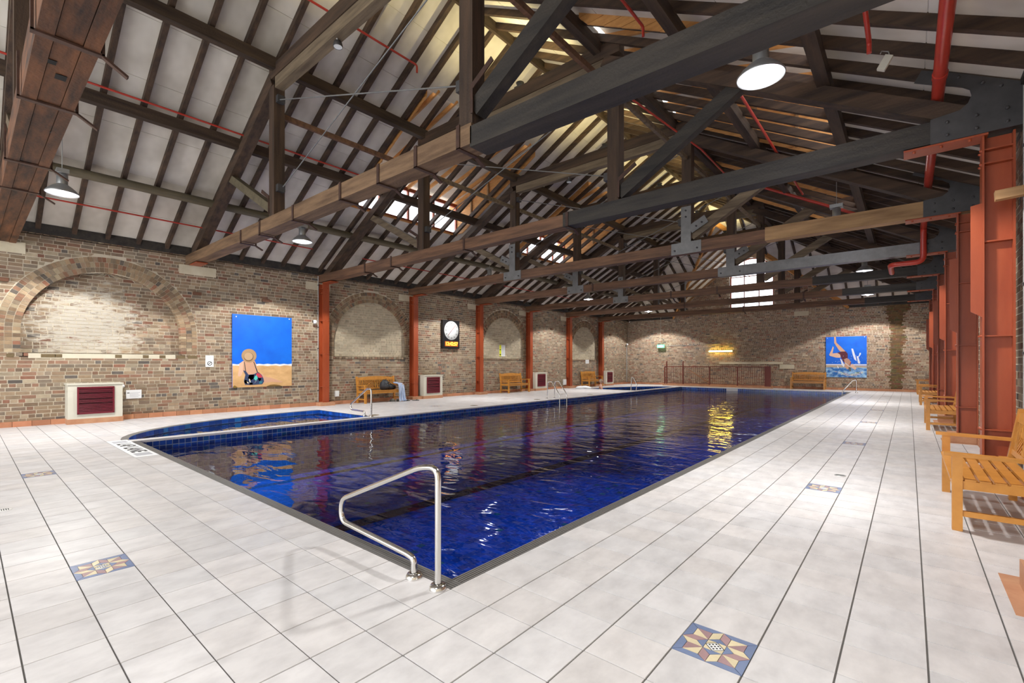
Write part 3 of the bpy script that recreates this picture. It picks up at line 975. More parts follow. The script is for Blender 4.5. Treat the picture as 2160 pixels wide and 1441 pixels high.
RW, RD = 0.085, 0.15
RY = []
y = 1.10 - 0.6 * 15
while y < YF - .2:
    RY.append(round(y, 3)); y += 0.6
pp = Pieces()
def slope_box(side, xa, xb, y0, y1, lo, hi, xa2=None, xb2=None):
    """prism on the slope from xa to xb between heights lo and hi above the rafter underside"""
    xa2 = xa if xa2 is None else xa2; xb2 = xb if xb2 is None else xb2
    vs = [(xa, y0, zl(xa) + lo), (xb, y0, zl(xb) + lo), (xb2, y1, zl(xb2) + lo), (xa2, y1, zl(xa2) + lo),
          (xa, y0, zl(xa) + hi), (xb, y0, zl(xb) + hi), (xb2, y1, zl(xb2) + hi), (xa2, y1, zl(xa2) + hi)]
    if side > 0:
        vs = [(mir(v[0]), v[1], v[2]) for v in vs]
    return vs
JX = [-15.3, -14.15, -13.1, -12.05, -11.0, -9.95, -8.9, -7.85, -7.04]
for side in (-1, 1):
    for k, y in enumerate(RY):
        top = -7.03 if y <= Y_HIP else -15.0 + (YF - y)
        rmb = MB(); rmb.add(slope_box(side, -15.3, top, y - RW / 2, y + RW / 2, 0.0, RD), BOXF)
        obj('rafter', rmb, 'wood_dark_x', ceiling)
        y1 = RY[k + 1] if k + 1 < len(RY) else YF
        a, b = y + RW / 2, y1 - RW / 2
        for q in range(len(JX) - 1):
            xa, xb = JX[q] + .005, JX[q + 1] - .005
            if y > Y_HIP - .3:
                lim = -15.0 + (YF - y1)
                if xa > lim: continue
                xb = min(xb, -15.0 + (YF - a)); 
            ym = (a + b) / 2
            segs = [(xa, xb, a, b)]
            for d0, d1 in DORM[side]:
                ns = []
                for (p0, p1, c0, c1) in segs:
                    if c1 <= d0 or c0 >= d1 or p1 <= DX0[side] or p0 >= DX1[side]:
                        ns.append((p0, p1, c0, c1)); continue
                    if p0 < DX0[side]: ns.append((p0, DX0[side], c0, c1))
                    if p1 > DX1[side]: ns.append((DX1[side], p1, c0, c1))
                    m0, m1 = max(p0, DX0[side]), min(p1, DX1[side])
                    if c0 < d0: ns.append((m0, m1, c0, d0))
                    if c1 > d1: ns.append((m0, m1, d1, c1))
                segs = ns
            for (p0, p1, c0, c1) in segs:
                if p1 - p0 < .03 or c1 - c0 < .03: continue
                vs = slope_box(side, p0, p1, c0, c1, RD - 0.008, RD + 0.02)
                pp.add(vs, BOXF, None, (p1 - p0) * (c1 - c0) * (1.0 if side < 0 else 0.35))
# hip end rafters and boards
x = -14.4
while x < 0.5:
    dx = 8 - abs(x - RC)
    yt = YF - min(dx, 8.0)
    ztop_g = (GAP_Z - GAP_S * abs(x - WCX))
    yb = YF if ztop_g < RZ0 else YF - (ztop_g - RZ0) / RS
    if yb - yt > 0.15:
        rmb = MB(); rmb.beam((x, yb, zh(yb) + RD / 2), (x, yt, zh(yt) + RD / 2), RW, RD)
        obj('rafter', rmb, 'wood_dark_y', ceiling)
    x += 0.6
for sg in (-1, 1):
    P = [(RC + sg * 8, YF), (WCX + sg * hv, YF), (WCX, yv), (RC, Y_HIP)]
    b = MB(); b.add([(p[0], p[1], zh(p[1]) + RD - .02) for p in P] + [(p[0], p[1], zh(p[1]) + RD + .02) for p in P], BOXF)
    obj('panel', b, 'panel_white', ceiling)
    b = MB(); b.beam((RC + sg * 8, YF, RZ0 + .02), (RC, Y_HIP, zh(Y_HIP) + .02), 0.09, 0.24); obj('hip_rafter', b, 'wood_dark_y', ceiling)
    b = MB(); b.beam((WCX + sg * hv, YF, RZ0), (WCX, yv, GAP_Z), 0.07, 0.22); obj('valley_rafter', b, 'wood_orange', ceiling)
    P = [(WCX, YF + .02, GAP_Z), (WCX, yv, GAP_Z), (WCX + sg * hv, YF + .02, RZ0)]
    b = MB(); b.add([(p[0], p[1], p[2] + .12) for p in P] + [(p[0], p[1], p[2] + .15) for p in P], [(0, 1, 2), (5, 4, 3), (0, 3, 4, 1), (1, 4, 5, 2), (2, 5, 3, 0)])
    obj('panel', b, 'panel_white', ceiling)
    for k in range(7):
        yy = YF - .35 - .85 * k
        wd = (yy - yv) / (YF - yv) * hv
        if wd < .3: continue
        b = MB(); b.beam((WCX, yy, GAP_Z + .05), (WCX + sg * wd, yy, GAP_Z + .05 - GAP_S * wd), 0.06, 0.12); obj('rafter', b, 'wood_tan', ceiling)
pp.build(ceiling, 'panel', 'panel_white', 300, 'panel_field')
PUR = [(-9.55, 'wood_dark_y'), (-11.4, 'wood_dark_y'), (-13.1, 'wood_olive')]
for side in (-1, 1):
    for px_, mt in PUR:
        yend = min(Y_HIP, 40) if px_ > -10 else YF - (px_ + 15)
        yy = YN
        stops = [0.57, 4.08, 7.8, 11.5, 15.2, 18.85, 22.55, 26.2, 40]
        for st_ in stops:
            e = min(st_, yend)
            if e - yy < .2: continue
            x = px_ if side < 0 else mir(px_)
            b = MB()
            zc = zl(px_) - .12
            if mt == 'wood_olive' and side < 0:
                b.tube([(x, yy + .02, zc), (x, (yy + e) / 2, zc + .01), (x, e - .02, zc)], 0.095, 10)
            else:
                b.beam((x, yy + .01, zc), (x, e - .01, zc), 0.15, 0.22)
            obj('purlin', b, mt if side < 0 else 'wood_dark_y', ceiling)
            yy = e
for side in (-1, 1):
    b = MB(); x = -15.05 if side < 0 else mir(-15.05)
    b.box(x - .1, x + .1, YN, YF, 4.34 if side < 0 else 4.5, 4.56 if side < 0 else 4.6); obj('wall_plate', b, 'wood_black', ceiling)
for x0_, x1_ in ((XL - .2, WCX - 4.6), (WCX + 4.6, XR + .2)):
    b = MB(); b.box(x0_, x1_, YF - .02, YF + .25, 4.34, 4.60); obj('wall_plate', b, 'wood_black', ceiling)
b = MB(); b.beam((RC, YN, zl(RC) + .02), (RC, Y_HIP, zl(RC) + .02), .06, .26); obj('ridge_beam', b, 'wood_dark_y', ceiling)

# dormers: glazed front, boarded cheeks, white soffit on orange rafters
def dormer(idx, side, y0, y1, label):
    xw, xt = DX0[side], DX1[side]
    zb = zl(xw) + RD - .02
    zt = zb + 1.05
    ztop = zl(xt) + RD + .12
    def X(x): return x if side < 0 else mir(x)
    fr = MB()
    fr.box(min(X(xw - .03), X(xw + .05)), max(X(xw - .03), X(xw + .05)), y0, y1, zb + .0, zb + .05)
    fr.box(min(X(xw - .03), X(xw + .05)), max(X(xw - .03), X(xw + .05)), y0, y1, zt - .10, zt + .02)
    o = tag(obj('window_%d' % idx, fr, 'red_paint'), label, 'window', kind='structure')
    n = 4
    for k in range(n + 1):
        yy = y0 + (y1 - y0) * k / n
        m_ = MB(); m_.cbox(X(xw + .01), min(max(yy, y0 + .03), y1 - .03), (zb + zt) / 2, .07, .06, zt - zb)
        obj('mullion', m_, 'red_paint', o)
        if k < n:
            g_ = MB(); ya, yb = yy + .02, yy + (y1 - y0) / n - .02
            g_.box(X(xw) - .003, X(xw) + .003, ya, yb, zb + .04, zt - .08)
            obj('pane', g_, 'glass', o)
    sk = MB(); sk.box(min(X(xw - .02), X(xw + .05)), max(X(xw - .02), X(xw + .05)), y0, y1, zb - .045, zb - .005); obj('sill_board', sk, 'wood_orange', o)
    # soffit
    sf = MB()
    v = [(X(xw - .3), y0 - .05, zt + .06), (X(xt), y0 - .05, ztop), (X(xt), y1 + .05, ztop), (X(xw - .3), y1 + .05, zt + .06)]
    v2 = [(a, b_, c + .04) for a, b_, c in v]
    sf.add(v + v2, BOXF); obj('soffit', sf, 'panel_white', o)
    k = y0 + .3
    while k < y1:
        rr = MB(); rr.beam((X(xw), k, zt + .0), (X(xt + .1), k, ztop - .06), .05, .11); obj('rafter', rr, 'wood_orange', o)
        k += 0.6
    # cheeks from horizontal boards
    sl = (ztop - zt) / (xt - xw)
    for yc_ in (y0, y1):
        z = zb
        while z < ztop + .10:
            z1 = min(z + .18, ztop + .16)
            def lr(zz):
                left = xw if zz <= zt else xw + (zz - zt) / sl
                right = min(xt, (zz - RD - RZ0) / RS - 15.0 + .35)
                left -= .45 if zz > zt - .2 else 0
                return left, max(right, left + .02)
            l0, r0 = lr(z); l1, r1 = lr(z1)
            bm_ = MB(); bm_.prism([(X(l0), z + .004), (X(r0), z + .004), (X(r1), z1 - .004), (X(l1), z1 - .004)], 'y', yc_ - .015, yc_ + .015)
            obj('cheek_board', bm_, 'wood_orange', o)
            z = z1
        for xx in (xw + .8, xw + 1.6):
            zz0, zz1 = zl(xx) + .02, zt + (xx - xw) * sl
            if zz1 - zz0 > .2:
                bm_ = MB(); bm_.cbox(X(xx), yc_ + (.04 if yc_ == y0 else -.04), (zz0 + zz1) / 2, .06, .05, zz1 - zz0); obj('stud', bm_, 'wood_tan', o)
    return o
dormer(2, -1, *DORM[-1][0], 'near dormer window with orange boarded cheeks above the clock')
dormer(3, -1, *DORM[-1][1], 'far dormer window with orange boarded cheeks, left roof slope')
dormer(4, 1, *DORM[1][0], 'near dormer window on the right roof slope by the glaring lamp')
dormer(5, 1, *DORM[1][1], 'far dormer window on the right roof slope')

# arched window of the end wall
def arch_poly(n=16, ins=0.0):
    h = WHW - ins
    pts = [(WCX - h, WZ0 + ins), (WCX + h, WZ0 + ins)]
    for k in range(n + 1):
        a = PI * k / n
        pts.append((WCX + h * math.cos(a), WZS + (WZA - WZS - ins) * math.sin(a)))
    return pts
wfm = MB()
o_, i_ = arch_poly(), arch_poly(ins=0.07)
n_ = len(o_)
vs = [(p[0], YF + .06, p[1]) for p in o_] + [(p[0], YF + .06, p[1]) for p in i_] + [(p[0], YF + .12, p[1]) for p in o_] + [(p[0], YF + .12, p[1]) for p in i_]
fs = []
for k in range(n_):
    q = (k + 1) % n_
    fs += [(k, q, n_ + q, n_ + k), (n_ + k, n_ + q, 3 * n_ + q, 3 * n_ + k), (q, k, 2 * n_ + k, 2 * n_ + q)]
wfm.add(vs, fs)
win = tag(obj('window_1', wfm, 'red_paint'), 'tall arched daylight window high in the end wall', 'window', kind='structure')
gz = MB(); gz.prism(arch_poly(ins=.05), 'y', YF + .085, YF + .09); obj('pane', gz, 'glass', win)
for xx in (WCX - .4, WCX + .4):
    m_ = MB(); m_.box(xx - .025, xx + .025, YF + .07, YF + .11, WZ0, WZA - .15); obj('mullion', m_, 'red_paint', win)
for zz in (5.3, 6.0, 6.6):
    m_ = MB(); m_.box(WCX - WHW + .05, WCX + WHW - .05, YF + .07, YF + .11, zz - .025, zz + .025); obj('glazing_bar', m_, 'red_paint', win)
rv = MB()
for k in range(n_):
    q = (k + 1) % n_
    rv.add([(o_[k][0], YF + .01, o_[k][1]), (o_[q][0], YF + .01, o_[q][1]), (o_[q][0], YF + .3, o_[q][1]), (o_[k][0], YF + .3, o_[k][1])], [(0, 1, 2, 3)])
obj('reveal', rv, 'mortar_render', win)

# ================================================================== roof trusses
QA, QB = -9.65, -4.12
def truss(idx, Y, label, tie=None, wt=.26, tz=(4.08, 4.33), post='wood_dark_z', prin='wood_dark_x', collar=True, plates=(), straps=(), rods=True):
    t = thing('roof_truss', label, 'truss', (RC, Y, 4.08), 0)
    ox, oz = RC, 4.08
    def L(p): return (p[0] - ox, p[1], p[2] - oz)
    def part(n, mb, mat): 
        mb.v = [L(v) for v in mb.v]
        return obj(n, mb, mat, t)
    for (x0, x1, za, zb, h, mat) in tie:
        b = MB(); b.add([(x0, -wt / 2, za), (x1, -wt / 2, zb), (x1, wt / 2, zb), (x0, wt / 2, za), (x0, -wt / 2, za + h), (x1, -wt / 2, zb + h), (x1, wt / 2, zb + h), (x0, wt / 2, za + h)], BOXF)
        part('tie_beam', b, mat)
    zt = tz[1]
    ptop = 6.9 if collar else 6.1
    for qx in (QA, QB):
        b = MB(); b.box(qx - .115, qx + .115, -.105, .105, zt, ptop); part('queen_post', b, post)
    if collar:
        b = MB(); b.box(QA - .12, QB + .12, -.10, .10, 7.06, 7.32); part('straining_beam', b, 'wood_dark_x')
        b = MB(); b.box(QA + .115, QB - .115, -.085, .085, 6.84, 7.055); part('straining_beam', b, 'wood_grey')
        for sg in (-1, 1):
            xa, xb = -14.75, QA - .02
            za, zb = zl(xa, 3.964) + .1, zl(xb, 3.964) + .1
            if sg > 0: xa, xb = mir(xa), mir(xb)
            b = MB(); b.beam((xa, 0, za), (xb, 0, zb), .22, .20); part('principal_rafter', b, prin)
    else:
        for sg in (-1, 1):
            xa, xb = -14.75, -11.4
            za, zb = zl(xa, 3.964) + .1, zl(xb, 3.964) + .1
            if sg > 0: xa, xb = mir(xa), mir(xb)
            b = MB(); b.beam((xa, 0, za), (xb, 0, zb), .22, .20); part('principal_rafter', b, prin)
    for sg in (-1, 1):
        p0, p1 = (QA - .1, 0, 4.48), (-12.05, 0, 5.72)
        if sg > 0: p0, p1 = (QB + .1, 0, 4.48), (-1.95, 0, 5.72)
        b = MB(); b.beam(p0, p1, .16, .17 if sg < 0 else .22); part('strut', b, 'wood_olive' if sg < 0 and idx == 1 else ('wood_black' if sg > 0 and idx < 3 else 'wood_grey'))
    if rods and collar:
        b = MB(); b.tube([(QA + .12, -.03, 6.62), (QB - .12, -.03, 4.86)], .011, 6); part('tie_rod', b, 'steel_grey')
        b = MB(); b.tube([(QA + .12, .03, 4.86), (QB - .12, .03, 6.62)], .011, 6); part('tie_rod', b, 'steel_grey')
        for qx, s_ in ((QA + .115, 1), (QB - .115, -1)):
            for zz in (6.62, 4.86):
                b = MB(); b.box(min(qx, qx + s_ * .1), max(qx, qx + s_ * .1), -.07, .07, zz - .07, zz + .07); part('rod_anchor', b, 'steel_dark')
    for qx in plates:
        fy = -wt / 2 - .014
        sg = -1 if qx < RC else 1
        b = MB()
        b.box(qx - .36, qx + .36, fy, fy + .014, 4.06, 4.34)
        b.box(qx - .12, qx + .12, fy, fy + .014, 4.34, 5.2)
        part('gusset_plate', b, 'steel_grey')
        b = MB(); b.beam((qx + sg * .1, fy + .006, 4.62), (qx + sg * .48, fy + .006, 4.82), .014, .2); part('gusset_arm', b, 'steel_grey')
        for bx, bz in ((-.27, 4.16), (.27, 4.16), (0, 4.95), (0, 5.1), (sg * .25, 4.68), (sg * .38, 4.75)):
            b = MB(); b.lathe([(0, -.035), (.018, -.035), (.022, 0)], 8, (qx + bx, fy, bz), 'y')
            part('bolt', b, 'steel_dark')
    for sx in straps:
        h0, h1 = tz[0] - .012, zt + .03
        b = MB()
        b.box(sx - .03, sx + .03, -wt / 2 - .014, wt / 2 + .014, h0 - .002, h0 + .014)
        b.box(sx - .03, sx + .03, -wt / 2 - .014, -wt / 2, h0, h1)
        b.box(sx - .03, sx + .03, wt / 2, wt / 2 + .014, h0, h1)
        b.beam((sx, wt / 2 + .01, h0), (sx, wt / 2 + .15, h0 - .07), .055, .022)
        part('iron_strap', b, 'iron')
    # ironwork at the feet of the queen posts
    for qx in (QA, QB):
        sg = -1 if qx < RC else 1
        b = MB(); b.box(qx + sg * .10, qx + sg * .135, -.12, -.105, 4.40, 4.75)
        b.beam((qx + sg * .115, -.112, 4.72), (qx + sg * .45, -.112, 4.92), .014, .07)
        part('foot_strap', b, 'iron')
    # steel gusset between tie and rafter at the column side
    if idx >= 1:
        cur = [(.20, 4.06), (1.0, 4.06), (1.0, 4.52), (.40, 4.86), (.12, 5.0), (.05, 4.87), (.30, 4.74), (.46, 4.67), (.545, 4.60), (.56, 4.53), (.53, 4.45), (.46, 4.39), (.20, 4.36)]
        b = MB(); b.prism(cur, 'y', -wt / 2 - .018, -wt / 2 - .002); part('end_gusset', b, 'steel_dark')
        for bx, bz in ((.35, 4.28), (.35, 4.13), (.6, 4.28), (.6, 4.13), (.85, 4.28), (.85, 4.13), (.45, 4.78), (.65, 4.64), (.8, 4.55)):
            b = MB(); b.lathe([(0, -.028), (.015, -.028), (.02, 0)], 8, (bx, -wt / 2 - .018, bz), 'y')
            part('bolt', b, 'steel_dark')
        b = MB(); b.box(-.05, .70, -.14, .14, 4.035, 4.058)
        for bx in (.05, .3, .55): b.lathe([(0, -.02), (.015, -.02), (.018, 0)], 8, (bx, -.08, 4.035))
        part('seat_plate', b, 'red_paint')
        b = MB(); b.box(-14.72, -14.15, -.13, .13, 4.035, 4.058); part('seat_plate', b, 'red_paint')
    return t
BR, BK, GY, TN = 'wood_brown', 'wood_black', 'wood_grey', 'wood_tan'
X0, X1 = -15.08, 1.0
t0 = truss(0, 0.57, 'weathered red-brown truss with iron straps right overhead, top left corner', tie=[(X0, X1, 4.05, 4.05, .36, 'wood_old')], wt=.165, tz=(4.05, 4.41), straps=(), rods=False)
for sg in (-1, 1):
    b = MB(); b.box(X0 - RC, -1.5 - RC, sg * .14 - .052, sg * .14 + .052, -.04, .33); obj('flitch_beam', b, 'wood_old', t0)
for sx in (-5.3, -6.72, -8.9, -10.35):
    b = MB()
    b.box(sx - .03 - RC, sx + .03 - RC, -.225, .225, -.055, -.036)
    b.box(sx - .03 - RC, sx + .03 - RC, -.225, -.205, -.05, .4); b.box(sx - .03 - RC, sx + .03 - RC, .205, .225, -.05, .4)
    b.beam((sx - RC, .21, -.045), (sx - RC + .02, .38, -.16), .05, .02)
    obj('iron_strap', b, 'iron', t0)
for hx, hy_, s1 in ((-6.0, .02, .055), (-5.75, -.06, .04), (-7.3, -.1, .02), (-7.5, .09, .02)):
    b = MB(); b.box(hx - s1 - RC, hx + s1 - RC, hy_ - s1 * .7, hy_ + s1 * .7, -.0385, -.0365); obj('mortice_hole', b, 'hollow_black', t0)  # thin black patches painted for the dark of the holes
truss(1, 4.08, 'heavy truss carrying the glaring lamp, its tie worn brown left and black right', tie=[(X0, -3.98, 4.08, 4.02, .25, 'wood_worn'), (-4.0, X1, 3.98, 3.92, .25, BK)], wt=.30, tz=(4.02, 4.27),
      straps=(-11.1, -10.1, -8.62, -6.96, -5.9, -5.03, -4.2))
truss(2, 7.8, 'dark truss on the first pair of red columns, brown tie turning black', tie=[(X0, -5.2, 4.09, 4.09, .24, BR), (-5.2, X1, 4.09, 4.07, .27, BK)], wt=.27, straps=(-12.2, -10.9, -8.0, -5.1))
truss(3, 11.5, 'truss with grey steel gusset plates and an orange timber patch near its right end', tie=[(X0, -2.4, 4.08, 4.08, .25, BR), (-2.4, X1, 4.08, 4.06, .29, TN)], plates=(QA, QB))
truss(4, 15.2, 'truss whose right half of the tie is a grey steel channel', tie=[(X0, -4.45, 4.08, 4.08, .25, BR), (-4.45, X1, 4.06, 4.06, .28, 'steel_grey')], plates=(QA, QB), straps=(-8.9,))
truss(5, 18.85, 'fifth truss from the far wall corner, brown tie with two strap collars', tie=[(X0, -2.5, 4.08, 4.08, .25, BR), (-2.5, X1, 4.08, 4.08, .26, BK)], plates=(QA,), straps=(-7.4, -5.6))
truss(6, 22.55, 'second last truss before the arched window', tie=[(X0, -2.0, 4.08, 4.08, .25, BR), (-2.0, X1, 4.08, 4.08, .26, BK)], straps=(-8.2, -3.3))
truss(7, 26.2, 'last and lowest truss in front of the end wall', tie=[(X0, -1.5, 4.08, 4.08, .25, BR), (-1.5, X1, 4.08, 4.08, .26, BK)], collar=False, straps=(-6.5,))
# longitudinal rails between the queen posts
LR = [(0.7, 3.97), (4.2, 7.68), (7.92, 11.38), (11.62, 15.08), (15.32, 18.73)]
nm = ['over the near deck', 'above the beach painting', 'beside the near dormer', 'between the gusset plated trusses', 'beside the far dormer']
for k, (a, b_) in enumerate(LR):
    if k == 0: continue
    for qx, sd in ((QA, 'left'), (QB, 'right')):
        b = MB(); b.box(-.035, .035, 0, b_ - a, 0, .1)
        o = tag(obj('longitudinal_rail', b, 'wood_brown' if k < 2 else 'wood_grey'), 'slim timber rail tying the %s queen posts %s' % (sd, nm[k]), 'rail', 'rails between queen posts')
        o.location = (qx, a, 6.33)

# ================================================================== red steel columns
def column(Y, side, label):
    x0 = XL + .03 if side < 0 else .66
    dp = .25
    t = thing('steel_column', label, 'column', (x0 + dp / 2, Y, 0), 0, 'red steel columns')
    inward = 1 if side < 0 else -1
    for s_ in (-1, 1):
        b = MB(); b.box(s_ * dp / 2 - .01, s_ * dp / 2 + .01, -.11, .11, .0, 4.035); obj('flange', b, 'red_paint', t)
    b = MB(); b.box(-dp / 2 + .01, dp / 2 - .01, -.008, .008, 0, 4.035); obj('web', b, 'red_paint', t)
    for zz in (.62, 1.71, 2.81, 3.72, 3.88):
        b = MB()
        b.box(-dp / 2 + .01, dp / 2 - .01, -.09, -.008, zz - .008, zz + .008); b.box(-dp / 2 + .01, dp / 2 - .01, .008, .09, zz - .008, zz + .008)
        obj('stiffener', b, 'red_paint', t)
        for yy in (-.06, .06):
            b = MB(); b.lathe([(0, inward * .022), (.012, inward * .018), (.018, 0)], 8, (inward * (dp / 2 + .01), yy, zz), 'x'); obj('rivet', b, 'red_paint', t)
    b = MB()
    if side < 0: b.box(-dp / 2 - .02, dp / 2 + .13, -.25, .25, 0.0, .11)
    else: b.box(-dp / 2 - .13, dp / 2 + .05, -.2, .2, 0, .16)
    obj('plinth', b, 'plinth', t)
    if side > 0:
        b = MB(); b.box(-dp / 2 - .21, dp / 2 + .08, -.34, .34, -.004, .003); obj('base_tile', b, 'plinth', t)
    if side > 0:
        b = MB(); b.prism([(-dp / 2 - .01, 1.93), (-dp / 2 - .01, 3.26), (-dp / 2 - .105, 3.24), (-dp / 2 - .105, 2.0)], 'y', -.1, -.085)
        obj('stiffening_plate', b, 'red_paint', t)
    return t
CL = [(7.8, 'left of the first sealed arch with the bag bench'), (11.5, 'just left of the clock'), (15.2, 'between the clock and the arch with the yellow notice'), (18.85, 'right of the arch with the yellow notice'),
      (22.55, 'left of the narrowest looking sealed arch'), (26.2, 'nearest the far left corner')]
for Y, l in CL: column(Y, -1, 'rust red steel column on the arched wall, ' + l)
CR = ['nearest, beside the large bench', 'second from the camera', 'third from the camera', 'fourth from the camera', 'fifth from the camera', 'farthest, by the stained end wall']
column(4.1, 1, 'rust red steel column at the right edge of the view, only its plinth showing')
for k, Y in enumerate((7.8, 11.5, 15.2, 18.85, 22.55, 26.2)): column(Y, 1, 'rust red steel column on the right wall, ' + CR[k])

# ================================================================== benches
def make_bench(label, loc, rz):
    t = thing('garden_bench', label, 'bench', loc, rz, 'honey timber benches')
    L, D = 1.6, .6
    W = 'bench_wood'
    for sx in (-1, 1):
        x = sx * (L / 2 - .035)
        b = MB(); b.box(x - .035, x + .035, -.30, -.235, 0, .62); obj('leg', b, W, t)
        b = MB(); b.add([(x - .032, .20, 0), (x + .032, .20, 0), (x + .032, .26, 0), (x - .032, .26, 0), (x - .032, .19, .42), (x + .032, .19, .42), (x + .032, .25, .42), (x - .032, .25, .42)], BOXF)
        b.add([(x - .032, .19, .42), (x + .032, .19, .42), (x + .032, .25, .42), (x - .032, .25, .42), (x - .032, .27, .93), (x + .032, .27, .93), (x + .032, .325, .93), (x - .032, .325, .93)], BOXF)
        obj('leg', b, W, t)
        b = MB(); b.add([(x - .04, -.35, .615), (x + .04, -.35, .615), (x + .032, .23, .60), (x - .032, .23, .60), (x - .04, -.35, .645), (x + .04, -.35, .645), (x + .032, .24, .63), (x - .032, .24, .63)], BOXF); obj('arm', b, W, t)
        b = MB(); b.box(x - .018, x + .018, -.24, .2, .345, .415); obj('side_rail', b, W, t)
        b = MB(); b.box(x - .016, x + .016, -.24, .205, .12, .165); obj('stretcher', b, W, t)
    b = MB(); b.box(-L / 2 + .07, L / 2 - .07, -.29, -.26, .335, .415); obj('apron', b, W, t)
    b = MB(); b.box(-L / 2 + .07, L / 2 - .07, .195, .225, .335, .415); obj('apron', b, W, t)
    b = MB(); b.box(-.02, .02, -.26, .2, .345, .41); obj('side_rail', b, W, t)
    for k in range(6):
        y0 = -.31 + k * .088
        dip = .010 * math.sin(PI * k / 5)
        b = MB(); b.box(-L / 2 + (.075 if k == 0 else .02), L / 2 - (.075 if k == 0 else .02), y0, y0 + .068, .415 - dip, .437 - dip); obj('seat_slat', b, W, t)
    # raked back: local coordinates s along x, h up the back
    def Bk(x, h, d): 
        return (x, .215 + (h - .42) * .155 + d, h)
    def bar(n, x0, h0, x1, h1, w_, th=.022):
        p, q = Vector(Bk(x0, h0, 0)), Vector(Bk(x1, h1, 0))
        b = MB(); b.beam(p, q, w_, th, up=(0, 1, -.155)); obj(n, b, W, t)
    # the gently arched top rail
    n = 12
    b = MB(); vs = []; fs = []
    for k in range(n + 1):
        x = -L / 2 + .068 + (L - .136) * k / n
        hz = .89 + .045 * math.sin(PI * k / n)
        vs += [Bk(x, .80, -.012), Bk(x, .80, .026), Bk(x, hz, .026), Bk(x, hz, -.012)]
    for k in range(n):
        for q in range(4):
            fs.append((k * 4 + q, k * 4 + (q + 1) % 4, k * 4 + 4 + (q + 1) % 4, k * 4 + 4 + q))
    fs += [(0, 1, 2, 3), (n * 4 + 3, n * 4 + 2, n * 4 + 1, n * 4)]
    b.add(vs, fs); obj('top_rail', b, W, t)
    bar('bottom_rail', -L / 2 + .068, .50, L / 2 - .068, .50, .05)
    for x in (-.69, -.62, -.55, -.04, .04, .55, .62, .69):
        bar('back_slat', x, .52, x, .81, .03, .016)
    for cx in (-.295, .295):
        hwd, hh, cy = .215, .145, .665
        bar('lattice_bar', cx - hwd, cy - hh, cx + hwd, cy + hh, .022, .016)
        bar('lattice_bar', cx - hwd, cy + hh, cx + hwd, cy - hh, .022, .014)
        for d in (.36, .70):
            for sg in (-1, 1):
                for qx in (-1, 1):
                    bar('lattice_bar', cx, cy + sg * hh * d, cx + qx * hwd * (1 - d), cy + sg * hh, .018, .012)
                    bar('lattice_bar', cx + qx * hwd * d, cy, cx + qx * hwd, cy + sg * hh * (1 - d), .018, .012)
    return t
bench = make_bench('honey timber bench with lattice back, large at the right edge', (.575, 6.15, 0), -PI / 2)
for loc, rz, lb in (((.575, 13.85, 0), -PI / 2, 'honey timber bench against the second red column on the right wall'),
                    ((.575, 21.6, 0), -PI / 2, 'honey timber bench, third along the right wall'),
                    ((.575, 28.6, 0), -PI / 2, 'honey timber bench, last along the right wall by the stained corner'),
                    ((-14.60, 9.8, 0), PI / 2, 'honey timber bench with a bag and striped towel on it'),
                    ((-14.60, 17.4, 0), PI / 2, 'empty honey timber bench under the arch with the yellow notice'),
                    ((-14.60, 24.65, 0), PI / 2, 'honey timber bench under the arch nearest the far corner'),
                    ((-4.17, 29.75, 0), 0, 'honey timber bench against the end wall beside the diver painting')):
    dup(bench, loc, rz, lb)

# ================================================================== heater cabinets
def heater(label, loc):
    t = thing('heater_cabinet', label, 'heater', loc, 0, 'cream heater cabinets with maroon grilles')
    w, d, h = .97, .45, .93
    b = MB(); b.box(0, d, -w / 2, w / 2, .115, h - .03); obj('body', b, 'cream', t)
    b = MB(); b.box(0, d + .02, -w / 2 - .02, w / 2 + .02, h - .03, h); obj('top', b, 'cream', t)
    b = MB(); b.box(0, d + .012, -w / 2 - .012, w / 2 + .012, 0, .115); obj('base_tiles', b, 'plinth', t)
    g0, g1, z0, z1 = -.33, .33, .22, .85
    b = MB(); b.box(d + .001, d + .006, g0, g1, z0, z1); gr = obj('grille', b, 'hollow_black', t)
    b = MB()
    for (a, c, e, f) in ((g0, g0 + .03, z0, z1), (g1 - .03, g1, z0, z1), (g0, g1, z0, z0 + .03), (g0, g1, z1 - .03, z1)): b.box(d + .002, d + .03, a, c, e, f)
    obj('grille_frame', b, 'maroon', gr)
    n = 17
    for k in range(n):
        zz = z0 + .045 + (z1 - z0 - .09) * k / (n - 1)
        b = MB(); b.beam((d + .016, g0 + .03, zz), (d + .016, g1 - .03, zz), .024, .006, up=(.75, 0, .66) if k not in (6, 9, 13) else (.2, 0, 1)); obj('louvre', b, 'maroon', gr)
    return t
h0 = heater('cream heater cabinet with maroon louvres, nearest, under the large arch', (XL + .012, 2.03, 0))
for y, lb in ((12.23, 'cream heater cabinet with maroon louvres under the clock'), (19.47, 'cream heater cabinet with maroon louvres behind the pool ladder'), (26.75, 'cream heater cabinet with maroon louvres by the far left corner')):
    dup(h0, (XL + .012, y, 0), 0, lb)

